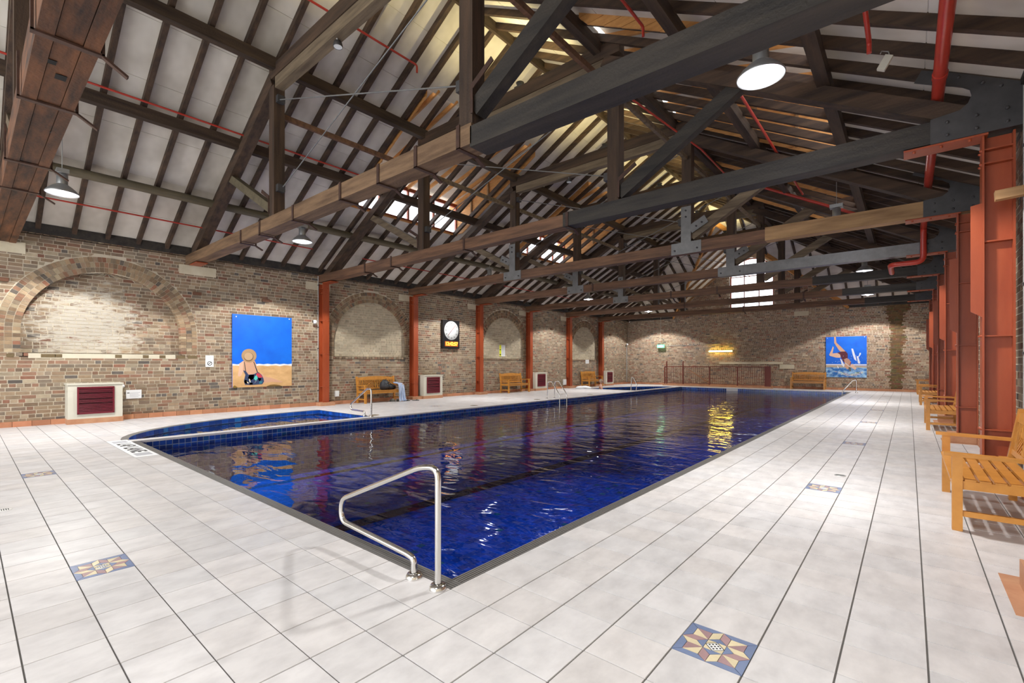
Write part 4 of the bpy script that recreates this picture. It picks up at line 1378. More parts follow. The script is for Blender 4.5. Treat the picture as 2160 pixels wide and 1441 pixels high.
# ================================================================== pendant lamps
def lamp(label, loc):
    t = thing('pendant_lamp', label, 'lamp', loc, 0, 'high bay pendant lamps')
    b = MB(); b.lathe([(.25, 0), (.255, .015), (.21, .075), (.14, .14), (.085, .18)], 32)
    b.lathe([(.247, .002), (.205, .068), (.135, .132), (.0, .15)], 32)
    obj('reflector', b, 'zinc', t)
    b = MB(); b.disc((0, 0, .012), .242, 32, flip=True); obj('lens', b, 'lamp_lens', t)
    b = MB(); b.lathe([(0, -.045), (.045, -.03), (.065, .01)], 12); obj('bulb', b, 'lamp_glow', t)
    b = MB(); b.lathe([(.085, .18), (.085, .36), (.06, .38), (.0, .38)], 20); obj('neck', b, 'zinc', t)
    b = MB(); b.box(-.13, .13, -.09, .09, .38, .46); obj('ballast_box', b, 'zinc', t)
    top = zl(loc[0]) if loc[0] < RC else zl(mir(loc[0]))
    b = MB(); b.tube([(0, 0, .46), (0, 0, top - loc[2])], .006, 6); obj('cable', b, 'conduit', t)
    ld = bpy.data.lights.new('lamp_light', 'SPOT')
    ld.energy = LAMP_W; ld.spot_size = math.radians(126); ld.spot_blend = .12; ld.shadow_soft_size = .16; ld.color = (1.0, .97, .93)
    lo = bpy.data.objects.new('lamp_light', ld); C.objects.link(lo); lo.parent = t; lo.location = (0, 0, -.02)
    return t
def lamp_at(loc, lb): return lamp(lb, loc)
for x, y, lb in ((-12.5, 1.25, 'round metal pendant lamp hanging at the upper left over the near deck'), (-12.5, 5.95, 'round metal pendant lamp over the beach painting'),
                 (-12.5, 13.35, 'round metal pendant lamp near the clock, seen above the gusset plate'), (-12.5, 20.75, 'round metal pendant lamp on the left side, second from the end wall'),
                 (-12.5, 28.0, 'round metal pendant lamp at the far left corner'),
                 (-1.3, 5.95, 'glaring round pendant lamp, largest, at the upper right'), (-1.3, 13.35, 'round metal pendant lamp behind the orange patched tie'),
                 (-1.2, 20.75, 'round metal pendant lamp on the right, third from the camera'), (-1.5, 28.0, 'round metal pendant lamp on the right, by the end wall'), (-1.3, -1.5, 'added round pendant lamp over the deck behind the viewpoint')):  # last entry is an unseen lamp added to light the near deck
    lamp_at((x, y, 4.68), lb)
def added_uplight(loc, lb):  # unseen fixtures added to brighten the roof with a yellow glow
    t = thing('added_uplight', lb, 'light', loc, 0, 'added uplights on the straining beams')
    b = MB(); b.box(-.11, .11, -.07, .07, 0, .05); obj('base', b, 'steel_dark', t)
    b = MB(); b.lathe([(.05, .05), (.09, .13), (.085, .13), (.03, .07), (0, .07)], 16); obj('shade', b, 'steel_dark', t)
    ld = bpy.data.lights.new('added_uplight_lamp', 'SPOT'); ld.energy = UP_W; ld.spot_size = math.radians(165); ld.spot_blend = .5; ld.shadow_soft_size = .08; ld.color = (1.0, .84, .40)
    lo = bpy.data.objects.new('added_uplight_lamp', ld); C.objects.link(lo); lo.parent = t; lo.location = (0, 0, .14); lo.rotation_euler = (PI, 0, 0)
for k, y in enumerate((4.08, 7.8, 11.5, 15.2, 18.85, 22.55)):
    added_uplight((-6.4, y, 7.322), 'small added light on the straining beam, ' + ['nearest truss', 'second truss', 'third truss', 'fourth truss', 'fifth truss', 'sixth truss'][k])
def flood(loc, lb):
    t = thing('spotlight', lb, 'spotlight', loc)
    b = MB(); b.lathe([(.075, 0), (.08, .02), (.06, .09), (0, .10)], 16); obj('housing', b, 'steel_dark', t)
    b = MB(); b.disc((0, 0, .004), .07, 16, flip=True); obj('lens', b, 'dial', t)
    b = MB(); b.tube([(.0, .0, .09), (.0, -.02, .14)], .015, 6); obj('stem', b, 'conduit', t)
flood((-7.3, 4.08, 6.70), 'small round spotlight under the straining beam, top left')
flood((-7.58, 11.5, 6.70), 'small round spotlight under the gusset plated truss')

# ================================================================== handrails and ladder
def fillet(pts, r, n=5):
    out = [Vector(pts[0])]
    for k in range(1, len(pts) - 1):
        a, b, c = Vector(pts[k - 1]), Vector(pts[k]), Vector(pts[k + 1])
        u, v = (a - b).normalized(), (c - b).normalized()
        rr = min(r, (a - b).length * .45, (c - b).length * .45)
        p, q = b + u * rr, b + v * rr
        for i in range(n + 1):
            t = i / n
            out.append((p * (1 - t) + b * t) * (1 - t) + (b * (1 - t) + q * t) * t)
    out.append(Vector(pts[-1]))
    return out
def handrail(label, loc, pts, feet, r=.02):
    t = thing('grab_rail', label, 'handrail', loc)
    b = MB(); b.tube(fillet(pts, .12, 7), r, 14); obj('tube', b, 'stainless', t)
    for f in feet:
        b = MB(); b.lathe([(.055, 0), (.055, .012), (.045, .03), (.024, .034)], 18, f); obj('flange', b, 'stainless', t)
handrail('stainless steel grab rail in the foreground at the pool corner', (-2.208, 1.895, 0.0),
         [(0, 0, 0), (0, 0, .745), (-.17, 0, .725), (-1.13, 0, .34), (-1.13, 0, .175), (-.30, 0, .135), (-.235, 0, .12), (-.235, 0, 0)], [(0, 0, 0), (-.235, 0, 0)])
handrail('stainless steel grab rail on the divider of the near curved pool', (-10.60, 6.85, 0.012),
         [(0, 0, 0), (0, 0, .73), (-.2, 0, .72), (-.99, 0, .28), (-.98, 0, .13), (-.36, 0, .12), (-.31, 0, .1), (-.31, 0, 0)], [(0, 0, 0), (-.31, 0, 0)], .022)
handrail('stainless steel grab rail beside the far curved pool with the bather', (-10.96, 22.4, 0.0), [(0, 0, 0), (.04, 0, .69), (.15, 0, .67), (.33, 0, .3), (.3, 0, .06), (.3, 0, 0)], [(0, 0, 0), (.3, 0, 0)], .022)
handrail('stainless steel grab rail at the far right pool corner', (-1.9, 27.6, 0.0), [(0, 0, 0), (0, 0, .60), (-.14, 0, .60), (-.55, 0, .05), (-.56, 0, -.4)], [(0, 0, 0)], .024)
t = thing('pool_ladder', 'stainless steel pool ladder with two rails on the left edge of the lap pool', 'ladder', (-11.08, 15.2, 0))
for y in (0, .5):
    b = MB(); b.tube(fillet([(0, y, 0), (.05, y, .68), (.26, y, .68), (.62, y, .14), (.62, y, -.85)], .1, 6), .021, 12); obj('rail', b, 'stainless', t)
    b = MB(); b.lathe([(.05, 0), (.05, .012), (.024, .03)], 16, (0, y, 0)); obj('flange', b, 'stainless', t)
for zz in (-.35, -.6, -.82):
    b = MB(); b.box(.58, .66, .0, .5, zz - .012, zz + .012); obj('tread', b, 'stainless', t)

# ================================================================== paintings
def flat_poly(b, pts, h, mapf, col):
    n = len(pts)
    vs = [mapf(p[0], p[1], h) for p in pts]
    b.add(vs, [tuple(range(n))], col)
def painting(name, label, w_, h_, loc, mapf, layers, back, bits):
    """flat board; layers: (part name, material, list of (polygon in 0..1, colour))"""
    t = thing(name, label, 'painting', loc)
    b = MB()
    c = [mapf(0, 0, 0), mapf(w_, 0, 0), mapf(w_, h_, 0), mapf(0, h_, 0), mapf(0, 0, .03), mapf(w_, 0, .03), mapf(w_, h_, .03), mapf(0, h_, .03)]
    b.add(c, BOXF); obj('board', b, back, t)
    hgt = .0315
    for nm_, mat, polys in layers:
        b = MB()
        for k, (pl, col) in enumerate(polys):
            flat_poly(b, [(p[0] * w_, (1 - p[1]) * h_) for p in pl], hgt + .0004 * (k % 3), mapf, col)
        obj(nm_, b, mat, t)
        hgt += .0016
    for (u, v) in bits:
        b = MB(); q = mapf(u * w_, (1 - v) * h_, .03)
        ax = 'x' if mapf(1, 0, 0)[1] == 1 else 'y'
        s_ = .008 if ax == 'x' else -.008
        b.lathe([(.018, 0), (.015, s_), (0, s_)], 10, q, ax); obj('screw_cap', b, 'white_plastic', t)
    return t
def elp(cx, cy, rx, ry, n=20): return [(cx + rx * math.cos(2 * PI * k / n), cy + ry * math.sin(2 * PI * k / n)) for k in range(n)]
def N1(*pts):
    out = []
    for x, y in pts:
        s_ = (x - 78) / 994.0
        out.append((s_, (y - (100 + 75 * s_)) / (1230 - 80 * s_)))
    return out
SK, SKD, SKL = (.60, .34, .22), (.38, .18, .11), (.72, .46, .33)
L1 = [
    ('sand', 'paint_sand', [([(0, .70), (1, .70), (1, 1), (0, 1)], None)]),
    ('surf', 'painting', [([(0, .683)] + [(k / 14, .676 + .008 * (k % 2)) for k in range(15)] + [(1, .704)] + [(1 - k / 14, .700 + .010 * (k % 3 == 0)) for k in range(15)], (.8, .83, .86))]),
    ('figure', 'painting', [
        (N1((590, 1160), (700, 1180), (860, 1238), (912, 1250), (880, 1264), (700, 1252), (590, 1262)), SK),
        (N1((185, 930), (250, 885), (250, 1050), (215, 1130), (185, 1148), (160, 1130), (175, 1040)), SKL),
        (N1((250, 890), (430, 890), (455, 950), (490, 1085), (570, 1120), (606, 1180), (600, 1265), (540, 1288), (290, 1288), (270, 1120), (240, 1040)), SK),
        (N1((335, 940), (350, 940), (385, 1110), (360, 1110)), SKD)]),
    ('swimsuit', 'painting', [
        (N1((243, 1045), (285, 1055), (330, 1120), (420, 1112), (480, 1080), (500, 1088), (545, 1130), (575, 1190), (585, 1240), (555, 1285), (420, 1292), (275, 1288), (255, 1225), (280, 1120)), (.03, .05, .12)),
        (N1((258, 905), (268, 905), (290, 1060), (278, 1060)), (.02, .03, .03)), (N1((408, 905), (420, 905), (482, 1080), (466, 1085)), (.02, .03, .03)),
        (N1((340, 1125), (420, 1120), (410, 1190), (360, 1220), (320, 1180)), (.45, .03, .06)), (N1((470, 1090), (520, 1110), (560, 1170), (500, 1175), (450, 1130)), (.5, .04, .07)),
        (N1((430, 1150), (460, 1130), (480, 1180), (450, 1225), (415, 1190)), (.1, .6, .52)), (N1((270, 1200), (330, 1230), (300, 1275), (262, 1250)), (.02, .22, .22)),
        (N1((335, 1180), (355, 1200), (365, 1250), (345, 1240)), (.75, .68, .5)), (N1((300, 1230), (345, 1262), (310, 1262)), (.75, .68, .5)), (N1((480, 1180), (540, 1185), (520, 1230), (495, 1225)), (.8, .8, .78)),
        (N1((440, 1240), (470, 1215), (420, 1268)), (.75, .68, .5)), (N1((510, 1235), (560, 1230), (545, 1275), (500, 1275)), (.03, .18, .25)), (N1((340, 1265), (390, 1250), (400, 1285), (345, 1288)), (.5, .05, .1))]),
    ('hat', 'painting', [(elp(.262, .565, .122, .095), (.42, .27, .14)), (elp(.255, .58, .078, .062), (.16, .09, .05)), (elp(.252, .574, .070, .054), (.50, .34, .20)), (elp(.248, .575, .036, .030), (.62, .42, .27))]),
    ('worn_edge', 'painting', [(N1((620, 1325), (690, 1300), (760, 1296), (850, 1310), (900, 1330)), (.16, .09, .02)), (N1((80, 1320), (110, 1290), (160, 1325), (120, 1340)), (.2, .12, .02))])]
painting('beach_painting', 'painting of a woman in a straw hat seated on a beach', 1.71, 2.15, (XL + .014, 5.07, .69), lambda u, v, h: (h, u, v), L1, 'paint_sky', ((.06, .035), (.955, .02)))
def N2(*pts):
    out = []
    for x, y in pts:
        s_ = (x - 168) / 1180.0
        out.append((s_, (y - (150 - 38 * s_)) / (1160 + 42 * s_)))
    return out
rs = random.Random(5)
spl = []
for k in range(90):
    a = rs.uniform(0, PI); R = rs.uniform(.35, 1.0)
    cx, cy = .60 + .36 * R * math.cos(a), .90 + .075 * R * math.sin(a) - .05 * abs(math.cos(a)) * R
    an = rs.uniform(-.5, .5); l, h_ = rs.uniform(.015, .06), rs.uniform(.004, .012)
    spl.append(([(cx - l * math.cos(an), cy - l * math.sin(an)), (cx, cy - h_), (cx + l * math.cos(an), cy + l * math.sin(an)), (cx, cy + h_)], tuple(c * rs.uniform(.7, 1) for c in (.75, .80, .86))))
for k in range(30):
    cx, cy = rs.uniform(.1, .98), rs.uniform(.45, .70); r = rs.uniform(.003, .009)
    spl.append((elp(cx, cy, r, r * .8, 6), (.55, .68, .85)))
L2 = [
    ('sea', 'paint_sea', [([(0, .75), (1, .75), (1, 1), (0, 1)], None)]),
    ('shore', 'painting', [([(0, .70), (1, .715), (1, .76), (0, .755)], (.48, .38, .28)), ([(0, .675), (1, .68), (1, .705), (0, .70)], (.78, .80, .84))]),
    ('plume', 'painting', [(N2((915, 480), (965, 480), (1040, 720), (1065, 840), (1000, 790), (950, 640)), (.72, .74, .86)), (N2((1065, 700), (1110, 695), (1170, 905), (1105, 910)), (.72, .74, .86)),
                           (N2((1150, 600), (1190, 600), (1185, 645), (1130, 720), (1115, 715)), (.6, .72, .88)), (N2((590, 760), (640, 800), (720, 960), (700, 1020), (640, 950)), (.75, .77, .85)), (N2((500, 965), (540, 1000), (560, 1060), (520, 1040)), (.8, .8, .82))]),
    ('diver', 'painting', [
        (N2((415, 140), (465, 140), (485, 310), (620, 430), (750, 562), (640, 590), (560, 530), (420, 320)), SK), (N2((380, 410), (405, 450), (368, 622), (500, 608), (600, 640), (605, 745), (470, 742), (290, 692), (268, 655), (330, 540)), SKL),
        (N2((715, 905), (820, 940), (870, 1050), (800, 1080), (735, 1010)), SK), (N2((880, 960), (950, 915), (1070, 1050), (1020, 1095), (900, 1010)), SKL),
        (N2((700, 790), (780, 750), (855, 790), (905, 870), (885, 960), (800, 965), (725, 890)), SKD if False else (.5, .27, .19)), (N2((840, 1015), (910, 1035), (905, 1135), (845, 1110)), (.10, .12, .12))]),
    ('swimsuit', 'painting', [(N2((510, 602), (640, 565), (760, 562), (812, 630), (815, 752), (770, 757), (708, 792), (722, 895), (650, 800), (590, 650)), (.10, .012, .025)), (N2((722, 890), (745, 885), (880, 1005), (865, 1015)), (.7, .66, .62)), (N2((885, 870), (910, 880), (890, 965), (868, 960)), (.25, .03, .05))]),
    ('splash', 'painting', spl)]
painting('diver_painting', 'painting of a swimmer diving head first into splashing water', 1.76, 2.15, (-3.41, YF - .014, .67), lambda u, v, h: (u, -h, v), L2, 'paint_sky', ((.04, .03), (.95, .02)))

# ================================================================== pool clock
t = thing('pool_clock', 'black pace clock with white dial and orange digital readout', 'clock', (XL + .012, 13.49, 2.035))
b = MB(); b.box(0, .13, -.47, .47, 0, 1.2); obj('case', b, 'black_plastic', t)
b = MB(); b.lathe([(.40, .13), (.40, .142), (.0, .142)], 48, (0, 0, .765), 'x'); dial = obj('dial', b, 'dial', t)
for k in range(12):
    a = 2 * PI * k / 12
    mt = Matrix.Translation((.1435, .32 * math.sin(a), .765 + .32 * math.cos(a))) @ Matrix(((0, 0, 1, 0), (1, 0, 0, 0), (0, 1, 0, 0), (0, 0, 0, 1)))
    text_mesh('numeral', str(60 if k == 0 else 5 * k), .085, 'ink', mt, dial)
b = MB(); b.beam((.148, 0, .765), (.148, .24, .765 + .24), .012, .014, up=(1, 0, 0)); obj('second_hand', b, 'red_pipe', t)
b = MB(); b.beam((.148, .05, .765 + .05), (.148, -.23, .765 - .24), .012, .018, up=(1, 0, 0)); obj('counter_hand', b, 'maroon', t)
b = MB(); b.box(.13, .138, -.36, .38, .09, .30); pn = obj('readout', b, 'led_back', t)
mt = Matrix.Translation((.1395, 0.01, .195)) @ Matrix(((0, 0, 1, 0), (1, 0, 0, 0), (0, 1, 0, 0), (0, 0, 0, 1)))
text_mesh('digits', '12:42:57', .205, 'led', mt, pn, .006)

# ================================================================== notices and wall fittings
def wall_mtx(x, y, z): return Matrix.Translation((x, y, z)) @ Matrix(((0, 0, 1, 0), (1, 0, 0, 0), (0, 1, 0, 0), (0, 0, 0, 1)))
def notice(label, x, y0, y1, z0, z1, kind):
    t = thing('notice', label, 'sign', (x, y0, z0))
    w_, h_ = y1 - y0, z1 - z0
    b = MB(); b.box(0, .012, 0, w_, 0, h_); obj('sheet', b, 'paper', t)
    def lines(za, zb, n, ya, yb, th):
        b = MB()
        for k in range(n):
            zz = zb - (zb - za) * k / max(1, n - 1)
            b.box(.012, .0128, ya, yb - (.12 * w_ if k % 2 else 0), zz - th, zz + th)
        obj('print', b, 'grey_print', t)
    if kind == 'ban':
        lines(h_ * .62, h_ * .88, 5, w_ * .2, w_ * .8, .004)
        b = MB(); b.lathe([(w_ * .30, .012), (w_ * .30, .0135), (w_ * .22, .0135), (w_ * .22, .012)], 24, (0, w_ / 2, h_ * .3), 'x')
        b.beam((.0128, w_ * .3, h_ * .2), (.0128, w_ * .7, h_ * .4), .0012, w_ * .08, up=(0, -.4, .9)); obj('symbol', b, 'ink', t)
    elif kind == 'wide':
        b = MB(); b.box(.012, .0128, w_ * .06, w_ * .22, h_ * .62, h_ * .70); obj('print', b, 'ink', t)
        lines(h_ * .2, h_ * .66, 4, w_ * .24, w_ * .92, .005)
    elif kind == 'yellow':
        b = MB(); b.box(.012, .0128, 0, w_ * .34, 0, h_); obj('panel', b, 'signal_yellow', t)
        b = MB(); b.box(.0128, .0134, w_ * .05, w_ * .28, h_ * .1, h_ * .2); b.box(.0128, .0134, w_ * .05, w_ * .28, h_ * .55, h_ * .62); obj('print', b, 'ink', t)
        lines(h_ * .1, h_ * .9, 12, w_ * .42, w_ * .95, .006)
    else:
        lines(h_ * .25, h_ * .8, 4, w_ * .15, w_ * .85, .006)
notice('white notice with a round prohibition symbol beside the big arch', XL + .006, 4.40, 4.60, 1.30, 1.62, 'ban')
notice('wide white notice beside the nearest heater cabinet', XL + .006, 2.66, 2.97, .505, .725, 'wide')
notice('tall white notice with a yellow strip inside an arch', XL - .066, 16.77, 17.19, 1.75, 2.29, 'yellow')
notice('small white notice below the arch nearest the far corner', XL + .006, 24.55, 24.93, 1.40, 1.63, 'plain')
b = MB(); b.lathe([(.045, 0), (.045, .03), (.03, .045), (0, .045)], 16, (0, 0, 0), 'x')
o = tag(obj('thermostat', b, 'white_plastic'), 'round white thermostat beside the nearest heater cabinet', 'thermostat'); o.location = (XL + .006, 2.59, .83)
b = MB(); b.prism([(-.03, -.045), (.03, -.045), (.03, .03), (0, .05), (-.03, .03)], 'x', 0, .004)
o = tag(obj('warning_tag', b, 'yellow'), 'yellow tag hanging beside the nearest heater cabinet', 'tag'); o.location = (XL + .008, 2.565, .70)
def wbox(label, x, y, z, w_, h_, d=.06, cat='box', name='junction_box'):
    t = thing(name, label, cat, (x, y, z))
    b = MB(); b.box(0, d, -w_ / 2, w_ / 2, -h_ / 2, h_ / 2); obj('case', b, 'white_plastic', t)
    b = MB(); b.box(d, d + .006, -w_ / 2 + .012, w_ / 2 - .012, -h_ / 2 + .012, h_ / 2 - .012); obj('cover', b, 'white_plastic', t)
wbox('white junction box right of the first red column', XL + .006, 8.32, .36, .14, .2)
wbox('grey white box on the wall before the fifth red column', XL + .006, 22.25, .34, .28, .32)
def cctv(label, loc, flip=1):
    t = thing('security_camera', label, 'camera', loc)
    b = MB(); b.tube([(0, 0, .02), (.09, 0, .02), (.11, -.01, .0)], .012, 8); obj('arm', b, 'white_plastic', t)
    b = MB(); b.lathe([(0, -.07), (.05, -.06), (.066, -.01), (.06, .04), (0, .06)], 18, (.13, -.05 * flip, 0), 'y'); obj('body', b, 'white_plastic', t)
    b = MB(); b.lathe([(.032, -.072), (.03, -.078), (0, -.08)], 14, (.13, -.05 * flip, 0), 'y'); obj('lens', b, 'black_plastic', t)
cctv('white dome security camera left of the first red column', (XL + .01, 7.55, 2.76))
cctv('small security camera in the far left corner', (XL + .02, 29.85, 2.72))
def conduit(label, pts, r=.016, clips=()):
    t = thing('conduit', label, 'conduit', pts[0])
    o_ = Vector(pts[0])
    b = MB(); b.tube([Vector(p) - o_ for p in pts], r, 8); obj('pipe', b, 'conduit', t)
    for c in clips:
        b = MB(); q = Vector(c) - o_; b.cbox(q.x, q.y, q.z, r * 2.6, r * 2.6, .03); obj('clip', b, 'steel_dark', t)
conduit('grey conduit left of the first red column', [(XL + .03, 7.66, .12), (XL + .03, 7.66, 4.3)], .015, [(XL + .03, 7.66, z) for z in (.5, 1.2, 1.9, 2.6, 3.3, 4.0)])
conduit('grey conduit in the far left corner', [(XL + .03, 29.95, .1), (XL + .03, 29.95, 2.7)], .02)
conduit('pale grey conduit right of the nearest red column', [(.965, 7.44, .12), (.965, 7.44, 4.4)], .022, [(.965, 7.44, z) for z in (.75, 1.5, 2.25, 3.75)])
conduit('thin black cable from the second red column to the clock', [(XL + .02, 11.7, 3.22), (XL + .02, 12.4, 3.16), (XL + .02, 13.05, 3.14)], .008)
conduit('thin cable on the end wall from the exit sign to the tube light', [(-12.25, YF - .02, 2.56), (-10.5, YF - .02, 2.58), (-8.82, YF - .02, 2.60), (-8.82, YF - .02, 2.22)], .010)
b = MB(); b.box(-.24, .02, -.05, .05, -.05, .05)
o = tag(obj('timber_stub', b, 'wood_tan'), 'weathered timber stub jutting from the wall across the nearest column', 'timber'); o.location = (.96, 7.35, 3.24); o.rotation_euler = (0, -.06, 0)

# exit sign, tube light and balustrade at the end wall
t = thing('exit_sign', 'glowing green exit sign hung before the end wall', 'sign', (-12.52, YF - .25, 2.45))
b = MB(); b.box(-.24, .24, -.03, .03, 0, .2); obj('case', b, 'exit_green', t)
b = MB(); b.box(-.07, .07, -.034, -.03, .04, .16); b.box(-.2, -.1, -.034, -.03, .06, .13); b.box(.1, .2, -.034, -.03, .06, .13); obj('symbol', b, 'exit_white', t)
b = MB(); b.tube([(0, 0, .2), (0, 0, 2.2)], .008, 6); obj('cord', b, 'conduit', t)
t = thing('tube_light', 'glowing yellow fluorescent tube on the end wall', 'light', (-8.82, YF - .006, 2.16))
b = MB(); b.box(-.7, .7, -.05, 0, -.05, .05); obj('batten', b, 'white_plastic', t)
b = MB(); b.tube([(-.66, -.085, 0), (.66, -.085, 0)], .03, 12); obj('tube', b, 'tube_glow', t)
t = thing('stair_balustrade', 'rust red stair balustrade with thin balusters in front of the end wall', 'railing', (-9.0, 29.35, 0))
xa, xb = -3.0, 3.1
b = MB(); b.box(xa - .1, xb + .1, -.12, .1, 0, .1); obj('kerb', b, 'plinth', t)
b = MB(); b.box(xa, xb, -.025, .025, 1.19, 1.23); obj('top_rail', b, 'rail_red', t)
b = MB(); b.box(xa, xb, -.012, .012, .16, .19); obj('bottom_rail', b, 'rail_red', t)
for x_, h_ in ((xa, 1.2), (xa + .13, 1.55), (xa + 1.18, 1.55), (xa + 2.78, 1.2), (xa + 4.36, 1.2), (xb - .28, 1.25)):
    b = MB(); b.box(x_ - .03, x_ + .03, -.03, .03, .1, h_); obj('post', b, 'rail_red', t)
b = MB(); b.box(xb - .26, xb, -.03, .03, .1, 1.24); obj('end_panel', b, 'rail_red', t)
x_ = xa + .22
while x_ < xb - .3:
    b = MB(); b.box(x_ - .008, x_ + .008, -.008, .008, .19, 1.19); obj('baluster', b, 'rail_red', t)
    x_ += .115
b = MB(); b.tube([(-1.55, .3, 1.0), (-.05, .3, .02)], .025, 8); obj('stair_rail', b, 'plinth', t)
b = MB(); b.tube([(-1.55, .3, 1.0), (-1.55, .03, 1.0)], .015, 8); obj('bracket', b, 'plinth', t)

# ================================================================== red sprinkler pipes
def pipe(label, pts, r, collars=(), hangers=()):
    t = thing('sprinkler_pipe', label, 'pipe', pts[0])
    o_ = Vector(pts[0])
    b = MB(); b.tube(fillet([Vector(p) - o_ for p in pts], r * 2.5, 4), r, 12); obj('pipe', b, 'red_pipe', t)
    for k in collars:
        q = Vector(k) - o_
        b = MB(); b.tube([q - Vector((0, .06, 0)), q + Vector((0, .06, 0))], r * 1.15, 12); obj('coupling', b, 'red_pipe', t)
    for (p, q) in hangers:
        b = MB(); b.tube([Vector(p) - o_, Vector(q) - o_], .008, 6); obj('hanger', b, 'conduit', t)
pipe('thin red sprinkler pipe low on the left roof slope over the big arch', [(-13.83, YN, 4.88), (-13.83, 6.9, 4.88)], .018, [(-13.83, 4.4, 4.88)])
pipe('thin red sprinkler pipe midway up the left roof slope', [(-11.17, YN, 6.42), (-11.17, 6.9, 6.42), (-11.17, 6.9, 6.28)], .02, [(-11.17, 4.2, 6.42)])
pipe('thin red sprinkler pipe high on the left slope beside the spotlight', [(-8.15, 1.0, 7.88), (-8.15, 6.4, 7.88), (-8.15, 6.4, 7.72)], .022)
pipe('thin red sprinkler pipe low on the left slope behind the clock bay', [(-13.83, 8.6, 4.88), (-13.83, 21.0, 4.88)], .018)
pipe('thick red main pipe running along the right eaves', [(.27, 1.5, 4.67), (.27, 15.0, 4.67), (.27, 15.0, 3.85), (-.35, 15.0, 3.85), (-.35, 16.3, 3.85)], .062, [(.27, y, 4.67) for y in (5.4, 7.2, 9.6, 12.6)])
pipe('short red sprinkler drop near the ridge at the top', [(-3.10, 5.0, 6.55), (-3.10, 6.75, 6.55), (-3.10, 6.75, 6.40)], .022)
pipe('red sprinkler drop beside the grey box at the upper right', [(-.34, 4.6, 5.0), (-.34, 6.6, 5.0), (-.34, 6.6, 4.88)], .025)
pipe('orange red pipe following the gusset plated truss over the ridge', [(-9.4, 14.95, 6.98), (-4.1, 14.95, 6.98), (-.9, 14.95, 5.18)], .038)
pipe('red sprinkler pipe along the right slope past the far dormer', [(-2.2, 8.2, 6.0), (-2.2, 14.8, 6.0)], .025)
pipe('red sprinkler pipe along the right queen posts', [(-4.0, 8.2, 7.3 - .9), (-3.7, 11.2, 6.4), (-3.7, 14.6, 6.4)], .02)
t = thing('sensor_box', 'cream sensor box on a purlin at the upper right', 'sensor', (-.2, 6.9, 4.87))
b = MB(); b.beam((-.05, 0, -.08), (.03, 0, .06), .05, .08); obj('case', b, 'cream', t)
b = MB(); b.tube([(.03, 0, .06), (.02, .02, .12), (-.04, 0, .14), (-.05, -.03, .1)], .006, 6); obj('cable', b, 'conduit', t)

# ================================================================== floor markings and drains
t = thing('lane_sticker', 'white floor sticker reading LAP LANE at the pool end', 'sign', (-9.78, 1.795, 0))
b = MB(); b.box(-1.08, 1.08, -.145, .145, .0008, .003); obj('sheet', b, 'paper', t)
for s_ in (-1, 1):
    b = MB(); b.box(s_ * .82 - .13, s_ * .82 + .13, -.10, .10, .003, .0036); obj('grey_square', b, 'grey_print', t)
text_mesh('lettering', 'LAP LANE', .27, 'ink', Matrix.Translation((0, 0, .0036)), t, .008, .0003)
def drain(label, x, y, r, mat):
    t = thing('deck_drain', label, 'drain', (x, y, 0), 0, 'deck drains')
    b = MB(); b.lathe([(r, .0005), (r, .004), (r * .86, .0045)], 24); obj('ring', b, mat, t)
    b = MB(); b.disc((0, 0, .003), r * .86, 24)
    obj('plate', b, mat, t)
    for k in range(4):
        b = MB(); h_ = math.sqrt(max(0, (r * .8) ** 2 - (r * (.45 - .3 * k)) ** 2)); b.box(-h_, h_, r * (.45 - .3 * k) - r * .06, r * (.45 - .3 * k) + r * .06, .003, .0042); obj('slot', b, 'ink', t)
drain('small round floor drain beside the second star tile on the right deck', -.65, 7.05, .06, 'zinc')
drain('small round floor drain on the near left deck', -6.53, .26, .05, 'white_plastic')
for y, l in ((7.2, 'beside the near curved pool'), (11.0, 'opposite the clock'), (14.45, 'just before the ladder'), (18.4, 'beyond the ladder')):
    drain('round bronze drain cover on the left pool edge ' + l, -11.0, y, .13, 'bronze')
# skimmer tab on the far edge
b = MB(); b.box(-.3, .3, -.04, .02, -.16, .012)
o = tag(obj('skimmer_plate', b, 'white_plastic'), 'white plate on the far pool edge', 'plate'); o.location = (-7.6, PYF - .002, 0)

# ================================================================== bag, towel, shoes on the bench
t = thing('backpack', 'black backpack slumped on the bench beside the towel', 'bag', (-14.60, 10.08, .44))
def blob(rx, ry, rz, c, seed, n=14, m=10, am=.12):
    r_ = random.Random(seed); ph = [r_.uniform(0, 6) for _ in range(6)]
    b = MB(); vs = []; fs = []
    for i in range(m + 1):
        th = PI * i / m
        for k in range(n):
            a = 2 * PI * k / n
            f = 1 + am * (math.sin(3 * a + ph[0]) * math.sin(2 * th + ph[1]) + .6 * math.sin(5 * a + ph[2]) * math.sin(3 * th + ph[3]))
            vs.append((c[0] + rx * f * math.sin(th) * math.cos(a), c[1] + ry * f * math.sin(th) * math.sin(a), max(0.003, c[2] + rz * f * math.cos(th))))
    for i in range(m):
        for k in range(n): fs.append((i * n + k, i * n + (k + 1) % n, (i + 1) * n + (k + 1) % n, (i + 1) * n + k)[::-1])
    b.add(vs, fs, None, True); return b
obj('main_body', blob(.16, .17, .19, (0.02, -.12, .17), 3), 'bag', t)
obj('side_body', blob(.15, .24, .10, (0.02, .14, .10), 8), 'bag', t)
obj('front_pocket', blob(.06, .09, .09, (.16, -.10, .14), 5), 'bag', t)
b = MB(); b.tube([(.12, -.02, .30), (.19, .06, .2), (.18, .2, .1), (.14, .3, .05)], .014, 6); obj('strap', b, 'black_plastic', t)
b = MB(); b.tube([(.02, -.1, .35), (.05, -.05, .4), (.08, -.06, .33)], .01, 6); obj('handle', b, 'black_plastic', t)
t = thing('beach_towel', 'blue and white striped towel hanging off the bench to the floor', 'towel', (-14.32, 10.42, 0))
